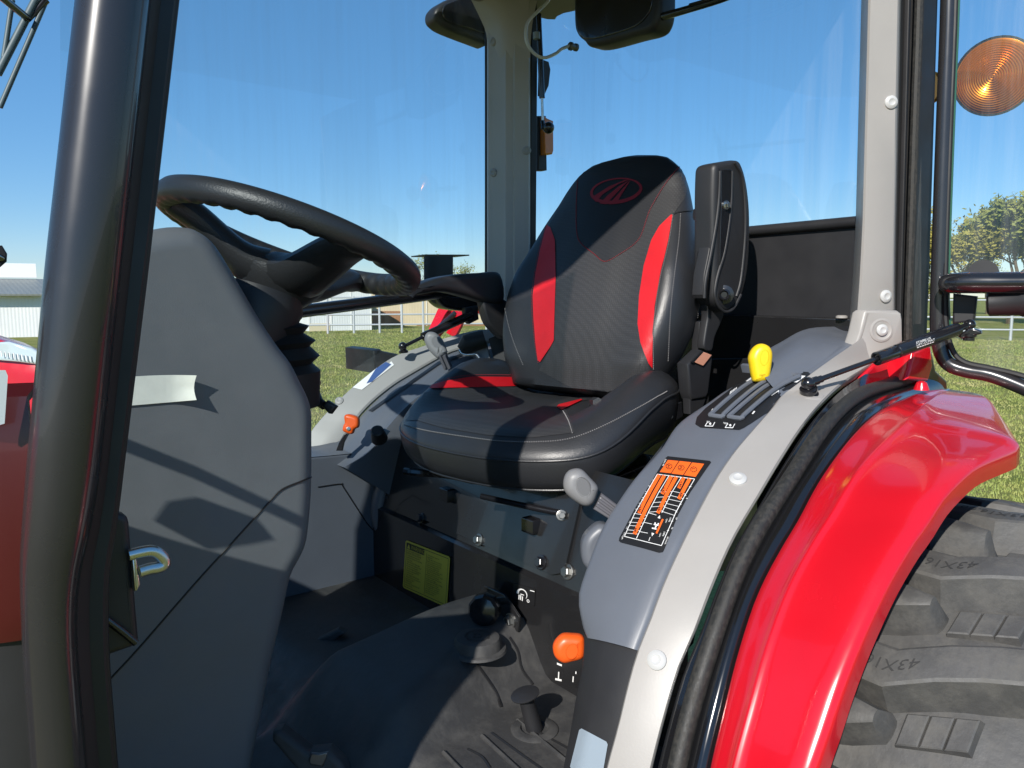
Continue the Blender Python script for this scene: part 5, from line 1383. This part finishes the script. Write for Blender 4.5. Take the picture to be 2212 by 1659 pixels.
# seat belt buckle
P = [PY(u, v, .985) for u, v in ar([(82, 1275), (165, 1195), (228, 1222), (226, 1270), (205, 1440), (190, 1470), (110, 1480), (95, 1440)])]
bk_ = prism('belt_buckle', P, (0, .03, 0), M['blackm'], seat, bev=.006, keep=True)
P = [PY(u, v, .984) for u, v in ar([(115, 1262), (165, 1205), (215, 1222), (165, 1285)])]
prism('buckle_button', P, (0, -.003, 0), M['copper'], bk_, bev=.001)
P = [PY(u, v, .9835) for u, v in ar([(95, 1262), (160, 1200), (166, 1206), (115, 1262), (108, 1268)])]
prism('buckle_slot', P, (0, -.003, 0), M['lab_k'], bk_, bev=.0005)
prism('belt_stalk', [PY(u, v, .99) for u, v in ar([(95, 1440), (190, 1470), (165, 1540), (100, 1560)])], (0, .02, 0), M['blackm'], bk_, bev=.003)
# hinge plate at the seat corner
hp = [PY(u, v, 1.035) for u, v in gk([(2050, 950), (2190, 920), (2200, 1010), (2140, 1050), (2060, 1060)])]
hpo = prism('seat_hinge', hp, (0, .02, 0), M['blackp'], seat, bev=.003)
bolt(PY(*gk([(2095, 1008)])[0], 1.034), (-.3, -1, .1), .009, hpo)
# far armrest, lowered
P = [PY(p.x, p.y, 1.565) for p in cat_rom([(a, b, 0) for a, b in [(882, 640), (888, 628), (910, 614), (950, 600), (1000, 592), (1050, 589), (1085, 592), (1092, 650), (1060, 655), (1010, 640), (960, 630), (915, 636)]], 4, True)]
fa = prism('armrest', P, (0, .06, 0), M['blackm'], seat, bev=.014, steps=4)
P = [PY(p.x, p.y, 1.575) for p in cat_rom([(a, b, 0) for a, b in [(1046, 640), (1095, 650), (1095, 730), (1070, 715), (1052, 690)]], 3, True)]
prism('arm_bracket', P, (0, .03, 0), M['blackm'], seat, bev=.006)

# ---------------- steering wheel and column
WC, WR, WTI, WRr = Vector((.533, 1.30, 1.513)), .207, R_(20.26), .0215
WA = Vector((math.sin(WTI), 0, math.cos(WTI))); E1 = Vector((math.cos(WTI), 0, -math.sin(WTI))); E2 = Vector((0, 1, 0))
V = []; Fc = []; n1, n2 = 200, 16
for i in range(n1):
    th = 2*math.pi*i/n1
    o_ = E1*math.cos(th)+E2*math.sin(th); c = WC+o_*WR
    grip = max(0, min(1, 1.25))*(.5+.5*math.cos(th*40))
    for k in range(n2):
        ph = 2*math.pi*k/n2
        d = o_*math.cos(ph)+WA*math.sin(ph)
        inner = max(0, -math.cos(ph)*.75-math.sin(ph)*.66)
        r = WRr*(1-.24*inner**1.3*grip)*(1.06 if abs(math.cos(ph)) > .7 else 1)
        V.append(c+d*r)
Fc = [(i*n2+k, i*n2+(k+1) % n2, ((i+1) % n1)*n2+(k+1) % n2, ((i+1) % n1)*n2+k) for i in range(n1) for k in range(n2)]
sw = mk('steering_wheel', V, Fc, M['wheelp'], T, angle=80)
HC = WC-WA*.062
def wth(u, v):
    best = min((math.hypot(pj(WC+E1*WR*math.cos(t)+E2*WR*math.sin(t))[0]-u, pj(WC+E1*WR*math.cos(t)+E2*WR*math.sin(t))[1]-v), t) for t in [i*math.pi/180 for i in range(360)]); return best[1]
for u, v in ((765, 548), (352, 432), (770, 605)):
    th = wth(u, v); o_ = E1*math.cos(th)+E2*math.sin(th); tg = WA.cross(o_)
    P0 = HC+o_*.045; P3 = WC+o_*(WR-.004)
    pts = [HC+o_*.03, HC+o_*.075+WA*.006, HC.lerp(P3, .72)+o_*.01+WA*.002, P3-WA*.004, P3+WA*.004+o_*.003]
    L_ = cat_rom(pts, 6); rws = []
    m_ = len(L_)
    for i, p in enumerate(L_):
        t = i/(m_-1); wdt = .044*(1-t)**1.3+.020+.022*max(0, t-.7)*3; thk = .024*(1-t)+.013
        rws.append([p+tg*wdt*math.cos(a)+WA*thk*math.sin(a) for a in [2*math.pi*j/14 for j in range(14)]])
    V = [p for r in rws for p in r]
    Fc = [(i*14+k, i*14+(k+1) % 14, (i+1)*14+(k+1) % 14, (i+1)*14+k) for i in range(m_-1) for k in range(14)]+[tuple(range(14))[::-1], tuple((m_-1)*14+k for k in range(14))]
    mk('spoke', V, Fc, M['wheelp'], sw)
lathe('hub', HC-WA*.062, HC+WA, [(0, .034), (.004, .040), (.018, .048), (.034, .062), (.052, .074), (.064, .076), (.072, .072), (.078, .060), (.081, .03), (.081, 0)], M['wheelp'], sw, seg=32)
lathe('column_shroud', HC-WA*.035-E1*.02, HC-WA*.2-E1*.02, [(0, .066), (.02, .072), (.10, .060), (.14, .055)], M['blackm'], T, seg=24)
# bellows
zig = [(640, 676), (651, 690), (642, 699), (666, 708), (654, 723), (680, 739), (667, 752), (689, 774), (672, 788), (690, 805), (689, 850), (689, 880)]
axis0 = HC-WA*.058; axis1 = Vector((.505, 1.30, 1.13))
prof = []
for u, v in zig:
    best = None
    for i in range(201):
        p = axis0.lerp(axis1, i/200); uu, vv, kk = pj(p)
        if best is None or abs(vv-v) < best[0]: best = (abs(vv-v), i/200, (u-uu)/FPX*kk)
    prof.append((best[1]*(axis1-axis0).length, max(.02, best[2])))
lathe('column_bellows', axis0, axis1, prof, M['rubber'], T, seg=28, angle=30)
lathe('key_switch', PD(668, 818, 1.40), PD(690, 838, 1.36), [(0, .016), (.012, .016), (.016, .013)], M['blackm'], T, seg=18)
prism('red_key_tab', [PD(*p, 1.385) for p in cp(1150, 950, [(195, 1470), (230, 1455), (298, 1520), (296, 1565), (270, 1560), (235, 1510)], 800)], FW*.012, mat('red_plastic', (.5, .02, .02), .4), T, bev=.002)
wl_ = tube('wiper_stalk', [PD(680, 845, 1.40), PD(688, 868, 1.38), PD(700, 876, 1.37)], [.008, .009, .008], M['blackm'], T)
prism('stalk_tip', [PD(*p, 1.355) for p in cp(1230, 1350, [(100, 690), (160, 625), (265, 690), (200, 775), (170, 770)], 800)], FW*.02, M['blackm'], T, bev=.005)

# ---------------- column cowl
up_px = [(180, 560), (250, 510), (324, 496), (373, 488), (416, 489), (441, 499), (461, 513), (479, 533), (501, 567), (538, 630), (573, 690), (615, 753), (640, 786), (660, 826), (677, 861), (685.5, 896), (686, 950), (686, 1019)]
seam_px = [(686, 1019), (676, 1028), (650, 1040), (622, 1051), (603, 1062), (580, 1086), (420, 1262), (300, 1400), (235, 1470), (150, 1560)]
low_px = [(685.5, 1021), (684, 1080), (675, 1170), (660, 1211), (639, 1253), (621, 1336), (597, 1440), (569, 1586), (555, 1659), (535, 1760), (150, 1760)]
CYn = 1.135
up3 = [PY(p.x, p.y, CYn) for p in cat_rom([(a, b, 0) for a, b in up_px], 3)]
sm3 = [PY(p.x, p.y, CYn) for p in cat_rom([(a, b, 0) for a, b in seam_px], 3)]
low3 = [PY(p.x, p.y, CYn) for p in cat_rom([(a, b, 0) for a, b in low_px[:-1]], 3)]+[PY(150, 1760, CYn)]
cowl = prism('column_cowl', up3+low3[1:]+[PY(150, 1200, CYn), PY(150, 800, CYn)], (0, .235, 0), M['cowl'], T, bev=.030, steps=8, wt=[1]*(len(up3)+len(low3)-2)+[0, 0, 0], keep=True, angle=50)
seam('cowl_joint', [(684, 1020), (676, 1028), (650, 1040), (622, 1051), (603, 1062), (580, 1086), (500, 1174), (420, 1262), (300, 1400), (235, 1470)], cowl, .0016, M['lab_k'], cowl, off=.0002, n=10)
# stuck on paper note with a curled end
rows = []
for j in range(13):
    t = j/12
    u = 262+(421-262)*t
    curl = max(0, (t-.62)/.38)**2*.016
    a = (u+ (4*t), 815-5*math.sin(t*2.2)); b = (u-4+ (8*t), 878-14*t)
    rows.append([PY(a[0]*(1-s)+b[0]*s+(-8*math.sin(s*math.pi)*max(0, t-.8)*5*.7), a[1]*(1-s)+b[1]*s, CYn-.0025-curl*(.6+.4*abs(2*s-1))) for s in [i/6 for i in range(7)]])
pn = sheet('paper_note', rows, M['paper'], None, solid=.0006)
tag(pn, 'blank cream paper strip with curled end stuck on the grey steering cowl', 'note')

# ---------------- front left pillar with seal and latch
AY = .745
def edge(L, v):
    for (v0, u0), (v1, u1) in zip(L, L[1:]):
        if v0 <= v <= v1: return u0+(u1-u0)*(v-v0)/(v1-v0)
    return L[0][1] if v < L[0][0] else L[-1][1]
le = [(-300, 195), (0, 161), (576, 96), (1000, 57), (1124, 47), (1220, 42), (1305, 43), (1430, 49), (1659, 66), (1800, 84)]
re_ = [(-300, 360), (0, 326), (576, 262), (1000, 218), (1124, 200), (1220, 178), (1305, 166), (1430, 170), (1659, 190), (1800, 206)]
se = [(-300, 416), (0, 380), (576, 314), (1000, 262), (1124, 247), (1220, 231), (1305, 226), (1430, 229), (1659, 248), (1800, 264)]
vv = [-300, -150, 0, 200, 400, 576, 750, 900, 1000, 1080, 1150, 1220, 1280, 1340, 1400, 1480, 1570, 1659, 1800]
rows = []
for v in vv:
    a, b = edge(le, v), edge(re_, v)
    A_ = PY(a, v, AY); B_ = PY(b, v, AY)
    c = (A_+B_)/2; hx = (B_-A_)/2
    dy = Vector((0, hx.length*.95, 0))
    # tangent widening: the round post is seen slightly narrower than its chord plane
    rows.append([c+hx*math.cos(t)+dy*math.sin(t) for t in [2*math.pi*k/28 for k in range(28)]])
rows = [list(r) for r in zip(*[cat_rom(list(c), 3) for c in zip(*rows)])]
nr = len(rows)
V = [p for r in rows for p in r]
Fc = [(i*28+k, i*28+(k+1) % 28, (i+1)*28+(k+1) % 28, (i+1)*28+k) for i in range(nr-1) for k in range(28)]
post = mk('front_pillar', V, Fc, M['post'], T, keep=True)
rows = []
for v in vv:
    a, b = edge(re_, v)-6, edge(se, v)
    A_ = PY(a, v, AY-.004); B_ = PY(b, v, AY+.004)
    rows.append([A_+Vector((0, .05, 0)), A_, A_.lerp(B_, .06)-Vector((0, .002, 0)), A_.lerp(B_, .5)+Vector((0, .004, 0)), B_.lerp(A_, .08)-Vector((0, .001, 0)), B_, B_+Vector((0, .012, 0)), B_+Vector((-.02, .06, 0))])
rows = [list(r) for r in zip(*[cat_rom(list(c), 3) for c in zip(*rows)])]
sheet('pillar_flange', rows, M['rubber'], T, angle=40)
tube('door_seal', [PY(edge(se, v)-3, v, AY+.012) for v in vv], .0042, M['rubber'], T, sm=3, seg=8)
z0_ = lambda L: cp(0, 1974, L)
P = [PY(p[0], p[1], .79) for p in z0_([(640, 60), (715, 70), (775, 86), (798, 105), (808, 140), (840, 560), (868, 868), (858, 890), (845, 905), (660, 970), (560, 980), (560, 100)])]
lp = prism('latch_plate', P, (0, .02, 0), M['blackm'], T, bev=.006)
stk = tube('striker', [PY(*p, .785) for p in z0_([(800, 335), (870, 318), (940, 308), (985, 325), (1022, 365), (1018, 395), (980, 412), (930, 420), (870, 438)])], .0058, M['chrome'], lp, sm=5, seg=12)
prism('striker_base', [PY(*p, .782) for p in z0_([(818, 330), (850, 340), (875, 520), (855, 560), (835, 560)])], (0, .01, 0), M['chrome'], lp, bev=.002)
tube('latch_rib', [PY(*p, .786) for p in z0_([(660, 735), (760, 810), (845, 880)])], .0035, M['blackp'], lp)

# ---------------- windscreen, far front pillar, cowl red body
plan_ = [(.10, .73), (.02, .775), (-.07, .86), (-.13, 1.0), (-.16, 1.3), (-.13, 1.62), (-.07, 1.77), (.02, 1.86), (.08, 1.90)]
pc_ = cat_rom([(x, y, 0) for x, y in plan_], 4)
mk('windscreen', [Vector((p.x-.07*(2.2-z), p.y, z)) for z in (1.33, 2.27) for p in pc_], [(i, i+1, len(pc_)+i+1, len(pc_)+i) for i in range(len(pc_)-1)], M['glass_dark'], T)
tube('far_front_pillar', [(.02, 1.915, .70), (.05, 1.915, 1.3), (.09, 1.91, 2.26)], .035, M['post'], T)
for a, b, r in (((100, 0), (0, 232), .006), ((77, 0), (-5, 160), .009), ((27, 0), (8, 125), .006), ((112, -25), (70, 10), .008)):
    tube('mirror_bracket', [PY(*a, 2.25), PY(*b, 2.25)], r, mat('bracket_reflection_tint', (.06, .10, .12), .5), T)  # blue-grey colour stands in for the glass reflection over black rods
tube('mirror_bracket', [(.06, 1.93, 1.55), PY(5, 560, 2.16), PY(-5, 565, 2.16)], .009, M['blackp'], T)
tube('mirror_bracket', [(.09, 1.93, 2.1), PY(60, 40, 2.25), PY(100, 0, 2.25)], .009, M['blackp'], T)
prism('mirror_clamp', [PY(u, v, 2.15) for u, v in [(-25, 530), (5, 530), (16, 548), (15, 565), (0, 578), (-25, 600)]], (0, .03, 0), M['blackm'], T, bev=.004)
# red body wall under the windscreen, its top edge follows the glass
bp_ = cat_rom([(x, y, 0) for x, y in [(.075, .765), (.02, .785), (-.08, .86), (-.15, 1.0), (-.18, 1.3), (-.15, 1.62), (-.08, 1.77)]], 5)
rows = [[Vector((p.x+dx, p.y-dy, z)) for p in bp_] for z, dx, dy in ((1.12, 0, -.004), (1.15, 0, .006), (1.30, 0, 0), (1.335, 0, -.006), (1.345, .01, -.02))]
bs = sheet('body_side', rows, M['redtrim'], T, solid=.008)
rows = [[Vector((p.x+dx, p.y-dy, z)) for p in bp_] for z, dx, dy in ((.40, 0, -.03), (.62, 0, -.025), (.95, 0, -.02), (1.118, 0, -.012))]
sheet('lower_body_shade', rows, M['blackm'], T, solid=.008)  # lower wall coloured black to stand in for the shade on it
mk('body_reflection', [PY(u, v, .752) for u, v in [(-40, 800), (12, 800), (17, 812), (10, 915), (-40, 930)]], [(0, 1, 2, 3, 4)], M['lab_w'], bs, solid=.002, smooth=False)  # white patch imitating a bright reflection on the red panel
# hood in front of the cab
hp_ = [(-1.5, 1.02), (-.9, .98), (-.19, .95), (-.19, 1.65), (-.9, 1.62), (-1.5, 1.58)]
prism('hood', [(x, y, .98) for x, y in hp_], (0, 0, .36), M['red'], T, bev=.08, steps=5)
prism('engine_bay', [(x*.98-.01, 1.30+(y-1.30)*.9, .45) for x, y in hp_], (0, 0, .52), M['blackm'], T, bev=.03)

# unseen arm and block added by the windscreen to cast shadows on the cowl
def back_to(u, v, x):
    p = PY(u, v, CYn); return p-SD*((p.x-x)/SD.x)
shb = prism('shadow_block', [back_to(u, v, -.085) for u, v in [(405, 1112), (432, 1072), (560, 1118), (600, 1165), (520, 1175)]], (-.05, 0, 0), M['blackm'], T, bev=.006)
tube('shadow_arm', [back_to(230, 945, -.10), back_to(420, 1020, -.10), back_to(560, 1085, -.10), back_to(660, 1132, -.10)], .0085, M['blackp'], T)

# ---------------- open door
DH = PY(2035, 400, .69)
DD = Vector((.30, -.954, 0)); DN = Vector((.954, .30, 0))
def door(u, v, o=0): return PP(u, v, DH, DN)-DN*o
dfr = [(2053, -260), (2049, 0), (2042, 200), (2035, 384), (2030, 532), (2026, 650), (2026, 715), (2034, 762), (2052, 788), (2090, 801), (2140, 810), (2212, 838), (2300, 880), (2420, 950)]
dpt = [door(u, v) for u, v in dfr]
dtop = 2.22
e_ = dpt[-1]
d0 = dpt[0]; d0 = Vector((d0.x, d0.y, 0))
zb = e_.z-.05
loop = dpt+[Vector((d0.x, d0.y, zb))+DD*.62, Vector((d0.x, d0.y, zb-.02))+DD*.92, Vector((d0.x, d0.y, zb+.06))+DD*1.0, Vector((d0.x, d0.y, 1.5))+DD*1.02, Vector((d0.x, d0.y, dtop-.06))+DD*1.0, Vector((d0.x, d0.y, dtop))+DD*.93, Vector((d0.x, d0.y, dtop+.01))+DD*.5, Vector((d0.x, d0.y, dtop))+DD*.06, Vector((d0.x, d0.y, dtop-.05))+DD*.005, dpt[0]]
df = tube('door_frame', loop, .0145, M['post'], T, sm=4, seg=14)
gl = [(2066, -260), (2062, 0), (2054, 200), (2047, 384), (2042, 532), (2040, 650), (2044, 715), (2058, 762), (2085, 785), (2140, 797), (2212, 815), (2300, 850), (2420, 900)]
gp_ = [door(u, v, -.006) for u, v in gl]
far_ = gp_[0]+DD*.75
mk('door_glass', gp_+[p+DN*.006 for p in loop[len(dpt):-1]], [tuple(range(len(gp_)+len(loop)-len(dpt)-1))], M['glass'], df, smooth=False)
tube('glass_gasket', [door(u+2, v-2, .004) for u, v in gl], .0055, M['rubber'], df, sm=4, seg=8)
tube('glass_edge', [door(u+9, v, -.004) for u, v in gl[:7]], .0022, M['glass_edge'], df, sm=3, seg=6)
hd = lambda L: cp(3450, 700, L, 582*2212/1073)
hz_ = door(2212, 612, .075).z
he = door(2212, 612, .075)
hr = door(2212, 606, .012)
pts = [hr+DD*.30, he+DD*.33-DN*-.03, he+DD*.30, door(2212, 612, .075), door(2110, 612, .075), door(2068, 613, .072), door(2056, 613, .06), door(2056, 614, .035), door(2064, 612, .02), door(2110, 606, .012), hr+DD*.25]
tube('door_handle', pts[:8], [.015, .017, .0195, .0195, .0195, .019, .018, .016], M['blackp'], df, sm=6, seg=16)
tube('handle_return', pts[6:], .012, M['blackp'], df, sm=4, seg=12)
lathe('handle_boss', door(2125, 592, .03), door(2125, 592, .0), [(0, .026), (.02, .026), (.022, .022)], M['blackm'], df, seg=22)
prism('latch_body', [door(u, v, .02) for u, v in hd([(565, 840), (740, 860), (720, 1040), (560, 1060)])], DN*.02, M['blackm'], df, bev=.004)
lathe('lock_barrel', door(2135, 655, .05), door(2240, 648, .05), [(0, .018), (.004, .024), (.05, .026), (.055, .029), (.075, .030), (.08, .034), (.14, .036), (.145, .03)], M['blackm'], df, seg=20)
tube('latch_spring', [door(u, v, .065) for u, v in hd([(825, 872), (850, 885), (880, 875), (905, 870)])], .004, M['chrome'], df, sm=3, seg=8)
prism('strut_bracket', [door(u, v, .02) for u, v in hd([(600, 1140), (640, 1160), (780, 1125), (778, 1105), (700, 1080)])], -DN*.035, M['blackp'], df, bev=.003)
E2b = door(*hd([(692, 1062)])[0], .045)
ball('strut_ball', E2b, .0105, M['blackp'], df)
lathe('ball_stud', E2b-Vector((0, 0, .03)), E2b, [(0, .010), (.006, .010), (.008, .013), (.012, .013), (.016, .007), (.024, .006)], M['blackp'], df)
# gas strut across the door opening
S0h, S0n = hit(trim, 1748, 850, 0)
S0 = PD(1745.5, 829, (S0h-CAM).dot(FW)-.012)
gs_ = ball('door_stay_ball', S0, .0118, M['blackp'], T)
lathe('ball_stud', S0h-Vector((0, 0, .006)), S0, [(0, .0165), (.006, .0165), (.007, .013), (.012, .015), (.018, .015), (.020, .008)], M['blackp'], T, seg=18)
lathe('stud_pad', S0h-S0n*.003, S0h+S0n, [(0, .026), (.003, .024), (.0035, .018)], M['trim'], trim, seg=24)
def on_strut(u):
    best = min((abs(pj(S0.lerp(E2b, t/500))[0]-u), t/500) for t in range(501)); return S0.lerp(E2b, best[1])
lathe('rod_socket', S0, E2b, [(.006, .008), (.020, .008), (.022, .0065), (.030, .0065)], M['blackp'], T, seg=12)
tube('stay_rod', [on_strut(1760), on_strut(1895)], .0048, M['blackp'], T)
cyl0, cyl1 = on_strut(1892), on_strut(2072)
L_ = (cyl1-cyl0).length
dstay = lathe('door_stay', cyl0, cyl1, [(.004, .006), (0, .0095), (.001, .0125), (L_*.22, .0125), (L_*.225, .0118), (L_*.235, .0118), (L_*.24, .0128), (L_*.93, .0128), (L_*.98, .0115), (L_, .007)], M['blackp'], T, seg=22, keep=True)
tube('stay_end', [cyl1, E2b], .006, M['blackp'], T)
ltm = lambda s, t: hd([(s, t)])[0]
letters('lettering', 'STABILUS', ltm, dstay, M['lab_w'], dstay, .0006, (289, 1207), (25.5, -8.6), (-2, -22))
letters('lettering', 'LIFT-O-MAT', ltm, dstay, M['lab_w'], dstay, .0006, (292, 1225), (25.0, -8.8), (-2, -20))
decal('fine_print', [[(295+i*18, 1236-i*6.2), (309+i*18, 1231-i*6.2), (309+i*18, 1225-i*6.2), (295+i*18, 1230-i*6.2)] for i in range(7)], ltm, dstay, M['lab_w'], dstay, .0006)

# amber turn lamp on the rear of the cab, seen through the door glass
LC = PD(2148, 165, 1.72)
la = (CAM-LC).normalized(); la = (la+Vector((-.25, .1, .0))).normalized()
def ambermat():
    m = bpy.data.materials.new('amber_lens'); m.use_nodes = True
    b = m.node_tree.nodes['Principled BSDF']
    b.inputs['Base Color'].default_value = (.72, .23, .015, 1); b.inputs['Roughness'].default_value = .24
    b.inputs['Metallic'].default_value = .7; b.inputs['IOR'].default_value = 1.45; b.inputs['Coat Weight'].default_value = .1; b.inputs['Specular IOR Level'].default_value = .2
    return m
M['amber'] = ambermat()
rl = .0815
prof = []
for i in range(34):
    r = rl*(1-i/34); prof.append((.030*(1-(r/rl)**2)**.8+(.0016 if i % 2 else 0), r))
prof.append((.031, 0))
lamp = lathe('turn_lamp', LC-la*.012, LC+la, [(-.012, rl*.98)]+prof, M['amber'], T, seg=56, angle=15)
lathe('lamp_bowl', LC-la*.060, LC+la, [(0, .03), (.004, .055), (.025, .075), (.045, rl*1.03), (.052, rl*1.04), (.052, rl*.97), (.03, .07), (.012, .04), (.01, 0)], mat('lamp_reflector', (.45, .43, .40), .25, 1.0), lamp, seg=40)
ball('bulb', LC-la*.02, .012, M['chrome'], lamp)
tube('lamp_arm', [LC-la*.06, PD(2100, 185, 1.86), PD(2020, 190, 1.78)], .012, M['blackp'], lamp)
lathe('side_lens', PD(2012, 190, 1.72), PD(2060, 185, 1.72), [(0, .03), (.004, .034), (.018, .026), (.024, .012), (.025, 0)], M['amber'], lamp, seg=20)

# ---------------- rear wheel
WX, WZ, WYc = 1.30, .545, .435
rw = empty('rear_wheel', (WX, WYc, WZ)); rw.parent = T; rw.location = Vector((WX, WYc, WZ))-WL[T.name]; WL[rw.name] = Vector((WX, WYc, WZ))
prof = [(-.20, .30), (-.215, .36), (-.212, .43), (-.195, .475), (-.16, .488), (-.08, .498), (0, .502), (.08, .498), (.16, .488), (.195, .470), (.212, .43), (.215, .36), (.20, .30)]
lathe('tyre', (WX, WYc, WZ), (WX, WYc-1, WZ), [(t, r) for t, r in prof], M['tyre'], rw, seg=96, angle=40)
lathe('rim', (WX, WYc, WZ), (WX, WYc-1, WZ), [(-.19, .20), (-.19, .31), (.19, .31), (.19, .27), (.06, .25), (.06, 0)], M['rim'], rw, seg=40)
def lugmesh(st_, side, tip=False):
    """tread bar; st_ = (t across, s along the tread, half width, top radius)"""
    V = []
    for t, s0, hw, rt_ in st_:
        at = abs(t)
        rb_ = min(rt_-.006, .492 if at < .14 else .478 if at < .18 else .46 if at < .2 else .43 if at < .22 else .40)
        for ds, r in ((-hw-.020, rb_), (-hw-.010, (rb_+rt_)/2), (-hw-.0015, rt_-.0025), (-hw+.003, rt_), (0, rt_+.0008), (hw-.003, rt_), (hw+.0015, rt_-.0025), (hw+.010, (rb_+rt_)/2), (hw+.020, rb_)):
            an = -(s0+ds)/.55
            V.append(Vector((-r*math.sin(an), -t*side, r*math.cos(an))))
    m_ = 9; nn_ = len(st_)
    Fc = [(i*m_+k, i*m_+k+1, (i+1)*m_+k+1, (i+1)*m_+k) for i in range(nn_-1) for k in range(m_-1)]
    Fc += [tuple(range(m_))[::-1], tuple((nn_-1)*m_+k for k in range(m_))]
    me = bpy.data.meshes.new('lug'); me.from_pydata(V, [], Fc)
    bm = bmesh.new(); bm.from_mesh(me); bmesh.ops.recalc_face_normals(bm, faces=bm.faces[:]); bm.to_mesh(me); bm.free()
    me.materials.append(M['tyre'])
    for p in me.polygons: p.use_smooth = True
    me.set_sharp_from_angle(angle=R_(28))
    return me
LO = [(-.112, 0, .010, .505), (-.098, 0, .020, .546), (-.06, 0, .0250, .550), (-.012, -.001, .0262, .551), (.004, -.001, .0265, .551), (.012, .004, .0265, .551), (.055, .030, .0262, .549), (.10, .052, .026, .546), (.15, .074, .026, .540), (.185, .088, .027, .530), (.207, .096, .027, .510), (.222, .101, .026, .47), (.227, .104, .024, .43)]
LI = [(.018, .016, .003, .504), (.008, .014, .007, .546), (-.022, .007, .0165, .549), (-.055, .004, .025, .549), (-.10, .026, .026, .546), (-.15, .050, .026, .540), (-.185, .064, .027, .530), (-.207, .072, .027, .510), (-.222, .078, .026, .47), (-.227, .08, .024, .43)]
lm1, lm2 = lugmesh(LO, 1), lugmesh(LI, 1)
def padmesh(t0, t1):
    V = []
    for r, g in ((.490, -.003), (.507, .0), (.5085, .0018)):
        for t, sg in ((t0+g, -1), (t1-g, -1), (t1-g, 1), (t0+g, 1)):
            an = -(.36*(t-.06)+sg*(.021-g))/.51
            V.append(Vector((-r*math.sin(an), -t, r*math.cos(an))))
    Fc = [(0, 1, 5, 4), (1, 2, 6, 5), (2, 3, 7, 6), (3, 0, 4, 7), (4, 5, 9, 8), (5, 6, 10, 9), (6, 7, 11, 10), (7, 4, 8, 11), (8, 9, 10, 11)]
    me = bpy.data.meshes.new('tread_pad'); me.from_pydata(V, [], Fc); me.materials.append(M['tyre']); return me
pads = [padmesh(.026+i*.0255, .0495+i*.0255) for i in range(3)]
V0, F0 = text_geo('43X16.00', .0225, 'LEFT')
def wrap(v):
    t = .034-v.x; an = -.006/.55+v.y/.55+max(0, t-.004)*-.62/.55
    return Vector((-.5523*math.sin(an), -t, .5523*math.cos(an)))
me_t = bpy.data.meshes.new('size_marking'); me_t.from_pydata([wrap(v) for v in V0], [], F0); me_t.materials.append(mat('tyre_mark', (.030, .030, .030), .8))
NL = 19
def leaf(name, me, rot):
    o = bpy.data.objects.new(name, me); COL.objects.link(o); o.parent = rw; o.rotation_euler = (0, rot, 0); return o
for i in range(NL):
    an = .386+2*math.pi*(i-2)/NL
    leaf('lug', lm1, -an); leaf('lug', lm2, -an-.143)
    for pm_ in pads: leaf('tread_pad', pm_, -an-.082)
    if i < 6: leaf('size_marking', me_t, -an)
